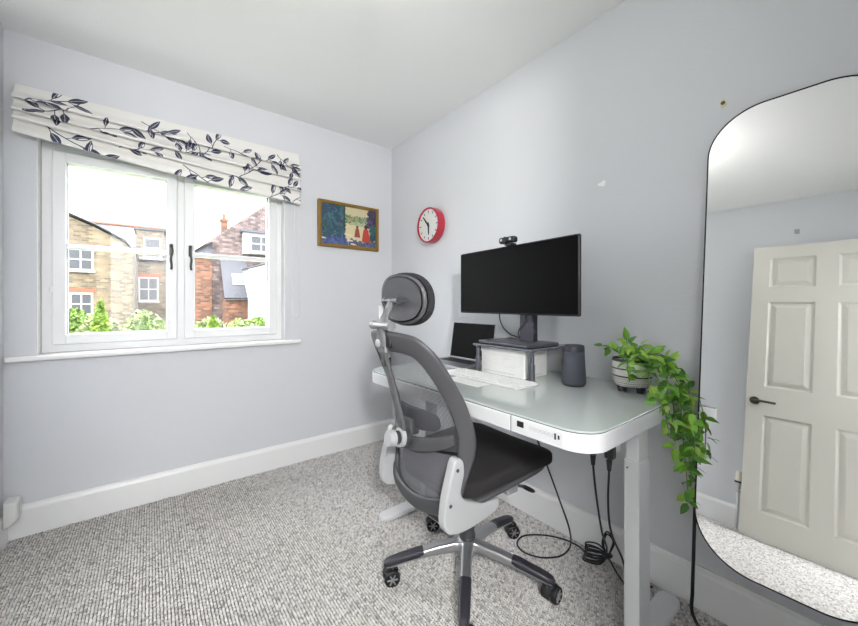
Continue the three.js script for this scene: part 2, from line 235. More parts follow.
// garden shrubs
{
  const greens = ['#56702c', '#677745', '#4a6127', '#6d7851', '#637d28'], mats = greens.map((c) => mat(c, 0.8, { side: THREE.DoubleSide }));
  const stemMat = mat('#6b5a44', 0.9);
  const spots = [[-2.6, -13.0, 0.62, 0.85, 3, 'pale bushy shrub at the left end of the garden hedge outside', 0], [-1.9, -15.4, 0.70, 0.92, 0, 'broad green shrub below the brick house windows outside', 0], [-0.92, -11.4, 0.36, 1.12, 4, 'narrow pointed conifer between garden shrubs outside left pane', 1], [-1.15, -13.3, 0.62, 0.78, 3, 'pale round shrub behind the pointed conifer outside', 0], [-0.2, -15.2, 0.70, 0.85, 1, 'pale green shrub beside the window mullion outside', 0], [-0.1, -11.6, 0.34, 0.76, 0, 'small upright green conifer outside left pane', 1], [0.72, -13.2, 0.75, 0.72, 1, 'low leafy shrub hidden partly behind the mullion outside', 0], [1.36, -11.4, 0.42, 0.72, 4, 'bright yellow green pointed shrub outside right pane', 1], [1.75, -15.4, 0.68, 0.55, 3, 'low pale shrub behind the bright pointed shrub outside', 0], [2.4, -13.4, 0.8, 0.55, 1, 'low shrub in front of the lean-to wall outside', 0], [3.4, -15.4, 0.68, 0.52, 0, 'low green shrub at the right end of the hedge outside', 0]];
  spots.forEach(([x, z, R, top, ci, label, cone], si) => {
    const t = thing('garden_shrub', label, 'shrub', [x, -3.2, z], 0, 'shrubs in the garden outside'), r = rng(500 + si), geos = [], N = 1500, H = top + 3.2;
    const P = [], Nn = [];
    for (let i = 0; i < N; i++) {
      const th = r() * 6.283, v = Math.pow(r(), 0.55), y = H * (0.25 + 0.75 * v) , prof = cone ? Math.max(0.02, 1 - Math.pow((y / H), 3)) * 1.0 : Math.sqrt(Math.max(0.01, 1 - Math.pow(Math.max(0, (y / H - 0.72) / 0.28), 2))) * (0.85 + 0.25 * Math.sin(th * 3 + y * 2.2)), rr = R * prof * (0.75 + 0.3 * r());
      const c = V(Math.cos(th) * rr, y + (r() - 0.5) * 0.1, Math.sin(th) * rr), a = V(r() - 0.5, r() - 0.5, r() - 0.5).normalize().multiplyScalar(0.09), n = V(r() - 0.5, r() * 0.9, r() - 0.5).normalize(), b = n.clone().cross(a).normalize().multiplyScalar(0.05);
      const q = [c.clone().sub(a), c.clone().add(b), c.clone().add(a), c.clone().sub(a), c.clone().add(a), c.clone().sub(b)];
      for (const k of q) P.push(k.x, k.y, k.z);
    }
    const g = new THREE.BufferGeometry(); g.setAttribute('position', new THREE.Float32BufferAttribute(P, 3)); g.computeVertexNormals();
    const f = part('foliage', g, mats[ci], t); f.userData.kind = 'stuff';
    part('bush_core', superEllipsoid(R * 0.72, H * 0.46, R * 0.72, 0.8, 1, 18, 12, (q) => [q[0] * (cone ? 0.9 * (1 - 0.42 * (q[1] / (H * 0.46) + 1)) : 1), q[1] + H * 0.48, q[2] * (cone ? 0.9 * (1 - 0.42 * (q[1] / (H * 0.46) + 1)) : 1)]), mats[(ci + 2) % 5], t);
    part('stem', cyl([0, 0, 0], [0, H * 0.3, 0], 0.06), stemMat, t);
  });
}

// ---------------------------------------------------------------- roman blind
{
  const t = thing('roman_blind', 'white roman blind with navy leaf sprigs, drawn up above the window', 'blind', [0, 0, 0]);
  const print = canvasTex(2048, 768, (c, w, h) => {       // 1.36 m x 0.51 m of cloth
    const S = w / 1.36; c.fillStyle = '#f3f1ed'; c.fillRect(0, 0, w, h);
    const r = rng(91); c.lineCap = 'round';
    const leaf = (x, y, a, l, wd) => { c.save(); c.translate(x, y); c.rotate(a); c.fillStyle = '#3b3f56'; c.beginPath(); c.moveTo(0, 0); c.bezierCurveTo(l * 0.25, -wd, l * 0.7, -wd * 0.9, l, 0); c.bezierCurveTo(l * 0.7, wd * 0.75, l * 0.3, wd * 0.8, 0, 0); c.fill(); c.strokeStyle = '#d9d8da'; c.lineWidth = 3.2; c.beginPath(); c.moveTo(l * 0.1, 0); c.quadraticCurveTo(l * 0.5, -wd * 0.18, l * 0.9, 0); c.stroke(); if (r() < 0.5) { c.fillStyle = '#e9e7e4'; c.beginPath(); c.ellipse(l * 0.52, wd * 0.26, l * 0.24, wd * 0.17, 0, 0, 7); c.fill(); } c.restore(); };
    const sprig = (x, y, a, s) => { c.strokeStyle = '#3b3f56'; c.lineWidth = 4.5 * s; c.beginPath(); c.moveTo(x, y); const pts = []; let px = x, py = y, ang = a; for (let i = 0; i < 5; i++) { ang += (r() - 0.5) * 0.55; px += Math.cos(ang) * 34 * s; py += Math.sin(ang) * 34 * s; c.lineTo(px, py); pts.push([px, py, ang]); } c.stroke(); pts.forEach(([X1, Y1, g], i) => { if (i % 2 === 0 || r() < 0.35) { const sd = i % 4 < 2 ? 1 : -1; const b = g + sd * (0.7 + 0.4 * r()), L = 22 * s; c.lineWidth = 3 * s; c.beginPath(); c.moveTo(X1, Y1); c.lineTo(X1 + Math.cos(b) * L, Y1 + Math.sin(b) * L); c.stroke(); leaf(X1 + Math.cos(b) * L, Y1 + Math.sin(b) * L, b + (r() - 0.5) * 0.4, (62 + 30 * r()) * s, (19 + 8 * r()) * s); } }); const [ex, ey, ea] = pts[4]; leaf(ex, ey, ea, 80 * s, 22 * s); };
    const at = [[40, 150, -0.35], [330, 40, 2.3], [360, 300, -0.5], [560, 150, 0.25], [700, 60, 0.5], [860, 330, -0.3], [1010, 60, 1.0], [1130, 260, -0.75], [1290, 110, 0.25], [1500, 330, -0.9], [1640, 190, 0.1], [1760, 60, 0.9], [1900, 260, -0.8], [120, 420, 0.3], [560, 470, -0.2], [980, 500, 0.3], [1330, 520, -0.3], [1720, 480, 0.3], [240, 640, -0.2], [760, 660, 0.1], [1180, 690, -0.2], [1560, 660, 0.2], [1900, 640, -0.4]];
    for (const [x, y, a] of at) sprig(x, y, a, 1.25 + 0.35 * r());
  });
  const cloth = mat('#ffffff', 0.9, { map: print, side: THREE.DoubleSide, transmission: 0.12, thickness: 0 });
  // profile: lips hang forward and tuck back; heights run from left to right edge (it hangs lower on the right)
  const zt = ZB + 0.028, Lh = [2.147, 2.062, 2.005, 1.968, 1.908], Rh = [2.150, 2.030, 1.955, 1.880, 1.795];
  const prof = (u) => { // [y,z] list
    const y = Lh.map((l, i) => l + (Rh[i] - l) * u), sag = 0.006 * Math.sin(u * Math.PI), out = [0.0, 0.052, 0.060, 0.056, 0.045], back = [0, 0.020, 0.024, 0.022];
    const P = [[y[0], zt], [y[0] - (y[0] - y[1]) * 0.55, zt + 0.022]];
    for (let i = 1; i < 5; i++) { const yy = y[i] - sag * i * 0.5, wob = 0.006 * Math.sin(u * (5 + i) + i * 1.7); P.push([yy + 0.012, zt + out[i] + wob * 0.6], [yy, zt + out[i] - 0.004 + wob * 0.6]); if (i < 4) { P.push([yy + 0.010, zt + back[i]], [yy + 0.004 - (y[i] - y[i + 1]) * 0.35, zt + back[i] + 0.006], [yy - (y[i] - y[i + 1]) * 0.6, zt + 0.04]); } }
    return P;
  };
  const nU = 60, sub = 4;
  const geoF = (x0, x1) => grid(nU, (prof(0).length - 1) * sub, (u, v) => { const P = prof(u), s = v * (P.length - 1), i = Math.min(P.length - 2, Math.floor(s)), q = s - i, a = P[i], b = P[i + 1]; let L = 0; for (let k = 0; k < i; k++) L += Math.hypot(P[k + 1][0] - P[k][0], P[k + 1][1] - P[k][1]); L += q * Math.hypot(b[0] - a[0], b[1] - a[1]); const x = x0 + (x1 - x0) * u; return [x, a[0] + (b[0] - a[0]) * q, a[1] + (b[1] - a[1]) * q, (x - x0) / 1.36, 1 - L / 0.62]; });
  part('pleated_fabric', geoF(-0.50, 0.815), cloth, t);
  part('headrail', rb(-0.497, 0.812, 2.118, 2.15, ZB + 0.001, ZB + 0.027, 0.003), M.white, t);
  part('bottom_batten', loft([[-0.497, 1.908], [0.812, 1.795]].map(([x, y]) => [[x, y + 0.004, ZB + 0.045], [x, y + 0.03, ZB + 0.045], [x, y + 0.03, ZB + 0.06], [x, y + 0.004, ZB + 0.06]])), M.white, t);
  const chain = part('pull_chain', tube([[0.792, 2.12, ZB + 0.03], [0.784, 1.6, ZB + 0.03], [0.778, 1.2, ZB + 0.03], [0.772, 1.08, ZB + 0.03], [0.782, 1.03, ZB + 0.03], [0.800, 1.012, ZB + 0.03], [0.820, 1.03, ZB + 0.03], [0.828, 1.08, ZB + 0.03], [0.822, 1.2, ZB + 0.03], [0.812, 1.6, ZB + 0.03], [0.806, 2.12, ZB + 0.03]], 0.0024, 160, false, 6), M.white, t); chain.userData.label = 'white beaded pull chain loop';
}

// ---------------------------------------------------------------- picture on the window wall
{
  const t = thing('framed_painting', 'colourful painting of two red figures on a garden path in gold frame', 'painting', [0, 0, 0]);
  const x0 = 0.955, x1 = 1.452, y0 = 1.532, y1 = 1.872, z = ZB, fw = 0.024;
  const fr = mat('#8a6a2c', 0.4, { metalness: 0.35 });
  part('frame', [rb(x0, x0 + fw, y0, y1, z + 0.001, z + 0.032, 0.004), rb(x1 - fw, x1, y0, y1, z + 0.001, z + 0.032, 0.004), rb(x0 + fw - 0.003, x1 - fw + 0.003, y0, y0 + fw, z + 0.001, z + 0.032, 0.004), rb(x0 + fw - 0.003, x1 - fw + 0.003, y1 - fw, y1, z + 0.001, z + 0.032, 0.004)], fr, t);
  const art = canvasTex(768, 512, (c, w, h) => {
    const r = rng(311); c.fillStyle = '#c9bd97'; c.fillRect(0, 0, w, h);
    const dab = (x, y, s, col) => { c.fillStyle = col; c.beginPath(); c.ellipse(x, y, s * (0.6 + r()), s * (0.3 + 0.6 * r()), r() * 3, 0, 7); c.fill(); };
    const dabs = (n, x0, x1, y0, y1, s, cols) => { for (let i = 0; i < n; i++) dab((x0 + (x1 - x0) * r()) * w, (y0 + (y1 - y0) * r()) * h, s, cols[Math.floor(r() * cols.length)]); };
    dabs(160, 0.42, 0.86, 0.24, 0.42, 20, ['#5f7d57', '#7f8a62', '#a39660', '#4f6b52', '#8c9c7c']);
    dabs(60, 0.5, 0.86, 0.4, 0.48, 20, ['#a9b08c', '#b7b690', '#8fa58c']);
    c.fillStyle = '#d3c59c'; c.beginPath(); c.moveTo(0.44 * w, 0.46 * h); c.lineTo(0.74 * w, 0.47 * h); c.lineTo(0.84 * w, 0.9 * h); c.lineTo(0.34 * w, 0.88 * h); c.fill();
    dabs(620, -0.02, 0.40, -0.02, 0.86, 24, ['#26445a', '#2d5d66', '#2f6a64', '#34466c', '#3b3c5c', '#27503f', '#3a7176', '#4a5a62']);
    c.fillStyle = '#2c3f3c'; c.fillRect(0.385 * w, 0, 0.03 * w, 0.62 * h);
    dabs(130, 0.84, 1.02, 0, 0.5, 24, ['#4a3d5c', '#34304c', '#56466a', '#3a3a44']); dabs(90, 0.88, 1.02, 0.45, 0.85, 22, ['#2f5a5a', '#3c6a60', '#2a4852']);
    dabs(150, 0, 0.6, 0.84, 1.0, 22, ['#3f5084', '#46598c', '#394672', '#54659a']); dabs(90, 0.55, 1, 0.86, 1.0, 22, ['#4a567e', '#5b5f7c', '#44506c', '#6a6a72']);
    for (const [a, b, q] of [[0.03, 0.86, 0.06], [0.47, 0.72, 0.07], [0.5, 0.86, 0.06], [0.56, 0.95, 0.05]]) { c.fillStyle = '#d9cfb2'; c.beginPath(); c.ellipse(a * w, b * h, q * w, 0.022 * h, 0.1, 0, 7); c.fill(); }
    const fig = (x, y, s, col, dk) => { c.fillStyle = col; c.beginPath(); c.moveTo(x - 0.05 * s * w, y - 0.34 * s * h); c.quadraticCurveTo(x, y - 0.44 * s * h, x + 0.05 * s * w, y - 0.34 * s * h); c.quadraticCurveTo(x + 0.075 * s * w, y - 0.15 * s * h, x + 0.09 * s * w, y); c.lineTo(x - 0.085 * s * w, y); c.quadraticCurveTo(x - 0.075 * s * w, y - 0.15 * s * h, x - 0.05 * s * w, y - 0.34 * s * h); c.fill(); c.fillStyle = dk; c.beginPath(); c.ellipse(x, y - 0.43 * s * h, 0.036 * s * w, 0.06 * s * h, 0, 0, 7); c.fill(); };
    c.fillStyle = '#cbbba0'; c.fillRect(0.605 * w, 0.74 * h, 0.02 * w, 0.1 * h); c.fillRect(0.645 * w, 0.74 * h, 0.02 * w, 0.1 * h);
    fig(0.635 * w, 0.76 * h, 0.62, '#8f4636', '#6e3a30'); fig(0.80 * w, 0.86 * h, 0.92, '#b23a30', '#2c2424');
  });
  const cg = new THREE.BoxGeometry(x1 - x0 - 2 * fw + 0.006, y1 - y0 - 2 * fw + 0.006, 0.008).translate((x0 + x1) / 2, (y0 + y1) / 2, z + 0.018);
  part('canvas', cg, mat('#ffffff', 0.6, { map: art }), t);
}

// ---------------------------------------------------------------- clock
{
  const t = thing('wall_clock', 'round wall clock with thick red rim and white dial', 'clock', [XR, 1.662, -1.975], -Math.PI / 2);   // local +z faces the room
  const R = 0.124, d = 0.062;
  const lz = (g) => g.rotateX(Math.PI / 2);
  part('rim', lz(lathe([[0, 0.001], [R * 0.96, 0.001], [R, 0.006], [R, d - 0.006], [R - 0.003, d], [R - 0.011, d], [R - 0.012, d - 0.012], [0, d - 0.012]], 64)), M.red, t);
  const dial = part('dial', lz(lathe([[0, d - 0.0119], [R - 0.012, d - 0.0119], [R - 0.012, d - 0.010], [0, d - 0.010]], 64)), M.white, t);
  for (let k = 0; k < 12; k++) { const a = k * Math.PI / 6, l = 0.014; const m = part('hour_mark', rb(-0.0032, 0.0032, R - 0.018 - l - 0.008, R - 0.022, d - 0.0101, d - 0.0090, 0.0004), M.blackPlastic, dial); m.rotation.z = -a; }
  const hand = (name, len, w, deg, z) => { const g = extrude(polyShape([[-w * 0.7, -0.02], [w * 0.7, -0.02], [w, len * 0.3], [w * 0.6, len], [-w * 0.6, len], [-w, len * 0.3]]), 0.0012); const o = part(name, g, M.blackPlastic, t, [0, 0, z]); o.rotation.z = -deg * Math.PI / 180; };
  hand('minute_hand', 0.088, 0.0068, 318, d - 0.0065); hand('hour_hand', 0.068, 0.0078, 177, d - 0.0085);
  part('centre_pin', lz(lathe([[0, d - 0.009], [0.009, d - 0.009], [0.009, d - 0.003], [0.006, d - 0.001], [0, d - 0.001]], 24)), M.blackPlastic, t);
  part('lens', lz(lathe([[0, d - 0.0022], [R - 0.0115, d - 0.0022]], 48)), M.glass, t);
}
// marks on the desk wall: filler patches and a wall plug
{
  const blob = (y, z, a, b, seed, th = 0.0012) => { const r = rng(seed), s = new THREE.Shape(); for (let i = 0; i <= 26; i++) { const k = i / 26 * Math.PI * 2, q = 1 + 0.22 * Math.sin(3 * k + seed) + 0.1 * (i < 26 ? r() : 0); const x = Math.cos(k) * a * q, v = Math.sin(k) * b * q + Math.cos(k) * a * 0.12; i ? s.lineTo(x, v) : s.moveTo(x, v); } return extrude(s, th).rotateY(-Math.PI / 2).translate(XR, y, z); };
  part('filler_patch', blob(1.647, -0.78, 0.016, 0.0105, 5), mat('#f3f3f3', 0.9), wallRight).userData.label = 'small white filler patch';
  part('filler_patch', blob(1.50, -2.01, 0.02, 0.011, 6), mat('#dcdad9', 0.9), wallRight).userData.label = 'faint pale touch-up mark under the clock';
  part('chipped_plaster', blob(1.814, -0.351, 0.0075, 0.013, 9, 0.001), mat('#d8cfa0', 0.95), wallRight);
  part('wall_plug', [cyl([XR - 0.003, 1.818, -0.353], [XR + 0.001, 1.818, -0.353], 0.0055), new THREE.TorusGeometry(0.005, 0.0016, 8, 20).rotateY(Math.PI / 2).translate(XR - 0.003, 1.818, -0.353)], mat('#6b6144', 0.7), wallRight);
}
{ const t = thing('junction_box', 'small white plastic box on the skirting in the corner under the window', 'box', [0, 0, 0]);
  part('cover', extrude(polyShape([[XL + 0.019, 0.092], [XL + 0.05, 0.108], [XL + 0.062, 0.122], [XL + 0.062, 0.196], [XL + 0.054, 0.205], [XL + 0.019, 0.208]]), 0.085, 0.005, 2).translate(0, 0, ZB + 0.0185), M.white, t);
  part('cover_seam', bx(XL + 0.0612, XL + 0.0626, 0.125, 0.194, ZB + 0.060, ZB + 0.0615), M.seal, t); }

// ---------------------------------------------------------------- two unseen pendant lamps: one added as room fill light, one on the landing behind the camera
function pendant(x, z, drop, power, label, group) {
  const t = thing('pendant_lamp', label, 'lamp', [x, HC, z], 0, group), y = -drop;
  part('ceiling_rose', lathe([[0, 0], [0.05, 0], [0.048, -0.02], [0.015, -0.032], [0, -0.032]], 32), M.white, t);
  part('flex', cyl([0, y + 0.115, 0], [0, -0.03, 0], 0.003), M.white, t);
  part('lamp_holder', cyl([0, y + 0.09, 0], [0, y + 0.125, 0], 0.02), M.white, t);
  part('opal_globe', new THREE.SphereGeometry(0.1, 40, 24).translate(0, y, 0), mat('#ffffff', 0.4, { emissive: new THREE.Color(1, 0.98, 0.95), emissiveIntensity: 2 }), t);
  const l = new THREE.PointLight(new THREE.Color(1, 0.985, 0.96), power, 0, 2); l.position.set(0, y, 0); l.castShadow = true; l.shadow.radius = 5; l.name = 'lamp_light'; t.add(l);
}
pendant(0.5, -0.86, 0.26, FILL_POWER, 'added white opal globe fill lamp hanging unseen above the frame');
pendant(-0.355, 0.95, 0.58, LANDING_POWER, 'white opal globe pendant lamp on the landing beyond the doorway');
// ---------------------------------------------------------------- desk
const DT = 0.78;       // desk top
{
  const t = thing('standing_desk', 'white height-adjustable desk with grey-green glass top and drawer', 'desk', [0, 0, 0]);
  const x0 = 0.868, x1 = 1.568, z0 = -1.628, z1 = -0.452;
  const flat = (s, y0, th, bev) => extrude(s, th, bev, 3, 20).rotateX(-Math.PI / 2).translate(0, y0, 0);   // shape (x, -z)
  const outline = (o, r) => rrShape(x0 + o, x1 - o, -z1 + o, -z0 - o, r);
  part('body', flat(outline(0.0, 0.085), 0.722, 0.050, 0.003), M.deskWhite, t);
  part('glass_bed', flat(outline(0.003, 0.082), 0.7721, 0.0025), M.glassEdge, t);
  part('glass_top', flat(outline(0.001, 0.084), 0.7747, 0.0053, 0.0012), M.deskGlass, t);
  const dr = part('drawer', rb(x0 - 0.003, x0 + 0.02, 0.724, 0.770, -1.398, -0.706, 0.002), M.deskWhite, t);
  for (const z of [-0.7045, -1.3998]) part('drawer_gap', bx(x0 - 0.0012, x0 + 0.01, 0.7228, 0.7712, z - 0.0013, z + 0.0013), M.darkGrey, dr);
  const cp = part('control_panel', rb(x0 - 0.0010, x0 + 0.01, 0.733, 0.768, -0.69, -0.53, 0.0008), M.deskWhite, t);
  part('display', bx(x0 - 0.0018, x0 + 0.005, 0.745, 0.7625, -0.681, -0.657), M.blackPlastic, cp);
  for (let k = 0; k < 7; k++) part('button', new THREE.TorusGeometry(0.0046, 0.0006, 6, 18).rotateY(Math.PI / 2).translate(x0 - 0.0012, 0.752, -0.632 + k * 0.0125), mat('#a3a5a8', 0.5), cp);
  for (const z of [-0.5525, -0.5420]) part('usb_port', bx(x0 - 0.0018, x0 + 0.005, z < -0.545 ? 0.743 : 0.746, z < -0.545 ? 0.760 : 0.757, z - 0.003, z + 0.002), M.blackPlastic, cp);
  for (const [zc, nm] of [[-0.494, 'r'], [-1.585, 'l']]) {
    const leg = part('leg', rb(1.195, 1.280, 0.022, 0.617, zc - 0.0235, zc + 0.0235, 0.004), M.deskWhite, t);
    part('inner_column', rb(1.200, 1.273, 0.610, 0.722, zc - 0.0195, zc + 0.0195, 0.003), M.deskWhite, leg);
    part('grub_screw', cyl([1.1935, 0.592, zc - 0.012], [1.197, 0.592, zc - 0.012], 0.0028, 0.0028, 10), M.pewter, leg);
    const s = rrShape(0.925, 1.537, -zc - 0.036, -zc + 0.036, 0.0355);
    part('foot', extrude(s, 0.024, 0.006, 4, 16).rotateX(-Math.PI / 2).translate(0, 0.006, 0), M.deskWhite, t);
    for (const gx of [0.97, 1.49]) part('glide', cyl([gx, 0, zc], [gx, 0.008, zc], 0.014), M.blackPlastic, t);
  }
  part('crossbar', rb(1.205, 1.257, 0.688, 0.722, -1.6, -0.5, 0.003), M.deskWhite, t);
}
// socket strip under the desk, by the right leg
{
  const t = thing('power_strip', 'white socket strip with black plugs under the desk beside the leg', 'socket', [0, 0, 0]);
  part('housing', rb(1.15, 1.188, 0.640, 0.7195, -0.70, -0.522, 0.005), M.white, t);
  for (const z of [-0.585, -0.533]) { const p = part('plug', rb(1.124, 1.151, 0.626, 0.668, z - 0.0145, z + 0.0145, 0.006), M.blackPlastic, t); part('strain_relief', cyl([1.132, 0.59, z], [1.132, 0.622, z], 0.006, 0.009), M.blackPlastic, p); }
}
// cables
single('plug_cable', tube([[1.132, 0.593, -0.533], [1.15, 0.50, -0.545], [1.22, 0.38, -0.575], [1.32, 0.27, -0.61], [1.41, 0.18, -0.635], [1.465, 0.11, -0.64], [1.485, 0.05, -0.63], [1.51, 0.012, -0.60], [1.54, 0.009, -0.56]], 0.0036, 90), M.cable, 'black cable hanging from the right plug down past the coil', 'cable');
single('charger_cable', tube([[1.132, 0.593, -0.585], [1.145, 0.52, -0.585], [1.20, 0.40, -0.60], [1.29, 0.28, -0.632], [1.37, 0.20, -0.66], [1.425, 0.14, -0.680], [1.438, 0.112, -0.690]], 0.0036, 70), M.cable, 'black cable hanging from the left plug into the coil', 'cable');
{
  const t = thing('cable_coil', 'bundled coil of black cable hanging just above the carpet by the leg', 'cable', [0, 0, 0]), r = rng(17);
  for (let k = 0; k < 7; k++) {
    const y0 = 0.018 + k * 0.009, d = (r() - 0.5) * 0.02, w = 0.075 + 0.02 * r();
    part('loop', tube([[1.452, 0.093, -0.690], [1.445 + d, y0 + 0.03, -0.72], [1.452 + d, y0 + 0.004, -0.755 - w * 0.3], [1.462, y0, -0.80 + 0.004 * k], [1.474, y0 + 0.012, -0.795], [1.47 - d, y0 + 0.035, -0.74], [1.458, 0.097, -0.690]], 0.0032, 60, false, 6), M.cable, t);
  }
  for (let k = 0; k < 2; k++) part('loop', tube([[1.452, 0.09, -0.69], [1.445, 0.14, -0.703 - 0.005 * k], [1.45, 0.185 + 0.01 * k, -0.69], [1.458, 0.165, -0.672 + 0.005 * k], [1.455, 0.11, -0.683]], 0.0032, 40, false, 6), M.cable, t);
  part('cable_tie', new THREE.TorusGeometry(0.013, 0.0055, 8, 20).rotateX(1.2).translate(1.455, 0.095, -0.69), M.blackPlastic, t);
  part('trailing_end', tube([[1.456, 0.09, -0.69], [1.452, 0.05, -0.655], [1.44, 0.012, -0.60], [1.41, 0.008, -0.555]], 0.0032, 40, false, 6), M.cable, t);
}
single('floor_cable', tube([[1.36, 0.72, -1.02], [1.36, 0.6, -1.0], [1.35, 0.5, -0.945], [1.335, 0.43, -0.895], [1.36, 0.28, -0.845], [1.41, 0.15, -0.832], [1.47, 0.04, -0.862], [1.475, 0.010, -0.875], [1.41, 0.010, -0.876], [1.335, 0.010, -0.925], [1.307, 0.010, -0.988], [1.325, 0.010, -1.04], [1.388, 0.010, -1.06], [1.47, 0.010, -1.01], [1.525, 0.010, -0.925], [1.53, 0.012, -0.85], [1.50, 0.016, -0.80], [1.462, 0.055, -0.735], [1.455, 0.085, -0.695]], 0.0036, 220), M.cable, 'black cable dropping from the desk and looping across the carpet', 'cable');

// ---------------------------------------------------------------- monitor riser and what stands there
const RT = 0.9215;
{
  const t = thing('monitor_riser', 'grey glass monitor riser shelf on four dark legs', 'riser', [1.388, DT, -1.07], 0.02);
  const riserLeg = mat('#54555d', 0.35, { metalness: 0.4 });
  part('shelf', rb(-0.150, 0.150, 0.130, 0.141, -0.17, 0.17, 0.005, 3), mat('#5a5d66', 0.12), t);
  for (const sx of [-1, 1]) for (const sz of [-1, 1]) { const l = part('leg', cyl([sx * 0.128, 0.0, sz * 0.153], [sx * 0.128, 0.075, sz * 0.153], 0.0125), riserLeg, t); part('upper_post', cyl([sx * 0.128, 0.075, sz * 0.153], [sx * 0.128, 0.131, sz * 0.153], 0.0095), riserLeg, l); }
}
{
  const t = thing('storage_carton', 'white cardboard carton with faint print under the monitor riser', 'carton', [1.388, DT, -1.092], 0.02);
  const pr = canvasTex(512, 256, (c, w, h) => { c.fillStyle = '#dadad8'; c.fillRect(0, 0, w, h); const r = rng(8); c.strokeStyle = '#bdbec0'; for (let i = 0; i < 60; i++) { c.lineWidth = 1.2; c.beginPath(); const x = r() * w, y = r() * h * 0.8; c.moveTo(x, y); c.lineTo(x + 20 + 50 * r(), y + (r() - 0.5) * 8); c.stroke(); } c.fillStyle = '#a3a6aa'; for (let i = 0; i < 22; i++) c.fillRect(30 + i * 17, h - 34, 7, 8 + 6 * r()); c.strokeStyle = '#b2b4b6'; c.strokeRect(280, 60, 120, 100); });
  part('carton_body', rb(-0.108, 0.062, 0.0, 0.122, -0.128, 0.124, 0.004), mat('#ffffff', 0.55, { map: pr }), t);
  part('lid_flap', rb(-0.110, 0.064, 0.1, 0.1245, -0.130, 0.126, 0.003), M.white, t);
}
{
  const t = thing('monitor', 'wide black computer monitor on a column stand with blank screen', 'monitor', [1.31, 0, -1.074], -0.07);
  const x = 0, z0 = -0.359, z1 = 0.359, y0 = 1.062, y1 = 1.381;
  part('housing', rb(x, x + 0.017, y0, y1, z0, z1, 0.008, 4), M.blackPlastic, t);
  part('screen', rb(x - 0.0012, x + 0.01, y0 + 0.007, y1 - 0.005, z0 + 0.006, z1 - 0.006, 0.003), M.screen, t);
  part('rear_bulge', rb(x + 0.012, x + 0.06, y0 + 0.05, y1 - 0.06, -0.18, 0.17, 0.018, 4), M.blackPlastic, t);
  part('stand_column', rb(0.078, 0.115, RT + 0.012, 1.22, -0.008, 0.072, 0.006), mat('#2d2c3a', 0.35), t);
  part('stand_neck', rb(0.055, 0.095, 1.16, 1.24, -0.005, 0.069, 0.006), M.blackPlastic, t);
  part('stand_base', rb(-0.055, 0.165, RT, RT + 0.015, -0.15, 0.15, 0.006, 3), mat('#46474f', 0.4), t);
}
single('monitor_cable', tube([[1.43, 1.12, -1.235], [1.433, 1.03, -1.235], [1.445, 0.985, -1.22], [1.475, 0.952, -1.20], [1.515, 0.94, -1.2], [1.556, 0.92, -1.2], [1.562, 0.80, -1.2], [1.565, 0.784, -1.2]], 0.0032, 50), M.cable, 'black cable dropping behind the monitor left of its stand', 'cable');
single('display_cable', tube([[1.375, 1.09, -1.03], [1.378, 1.03, -1.04], [1.38, 1.0, -1.065], [1.39, 0.968, -1.085], [1.43, 0.948, -1.1], [1.52, 0.943, -1.11], [1.556, 0.9, -1.11], [1.562, 0.785, -1.11]], 0.0028, 50), M.cable, 'thin black cable curling against the monitor stand column', 'cable');
{
  const t = thing('webcam', 'small black webcam clipped on top of the monitor', 'webcam', [1.318, 1.3815, -1.084]);
  part('camera_body', [rb(-0.02, 0.014, 0.012, 0.041, -0.046, 0.046, 0.010, 3)], M.blackPlastic, t);
  part('lens', cyl([-0.028, 0.027, 0], [-0.018, 0.027, 0], 0.0125), mat('#26262a', 0.2), t);
  for (const z of [-0.028, 0.024]) part('indicator', cyl([-0.0215, 0.028, z], [-0.0195, 0.028, z], 0.0065), mat('#a9abae', 0.3), t);
  part('clip', [rb(-0.008, 0.036, 0.0005, 0.013, -0.02, 0.02, 0.004), rb(0.026, 0.034, -0.03, 0.008, -0.018, 0.018, 0.002)], M.blackPlastic, t);
}
// laptop
{
  const t = thing('laptop', 'open silver laptop with black screen left of the monitor riser', 'laptop', [1.328, DT, -1.458], 0.0);
  const al = mat('#8b8d92', 0.35, { metalness: 0.6 });
  part('base', rb(-0.115, 0.105, 0.0, 0.014, -0.168, 0.168, 0.005), al, t);
  const keys = []; for (let i = 0; i < 5; i++) for (let j = 0; j < 13; j++) keys.push(rb(0.06 - i * 0.019, 0.075 - i * 0.019, 0.0135, 0.0158, -0.128 + j * 0.0195, -0.1125 + j * 0.0195, 0.001, 1));
  part('keys', keys, M.blackPlastic, t).userData.kind = 'stuff';
  part('trackpad', rb(-0.1, -0.035, 0.0135, 0.0145, -0.05, 0.05, 0.0004), mat('#7c7e83', 0.4), t);
  const lid = part('lid', rb(0, 0.007, 0, 0.212, -0.168, 0.168, 0.003), al, t, [0.102, 0.012, 0]); lid.rotation.z = -0.16;
  part('screen', rb(-0.0012, 0.003, 0.008, 0.208, -0.164, 0.164, 0.001), M.screen, lid);
}
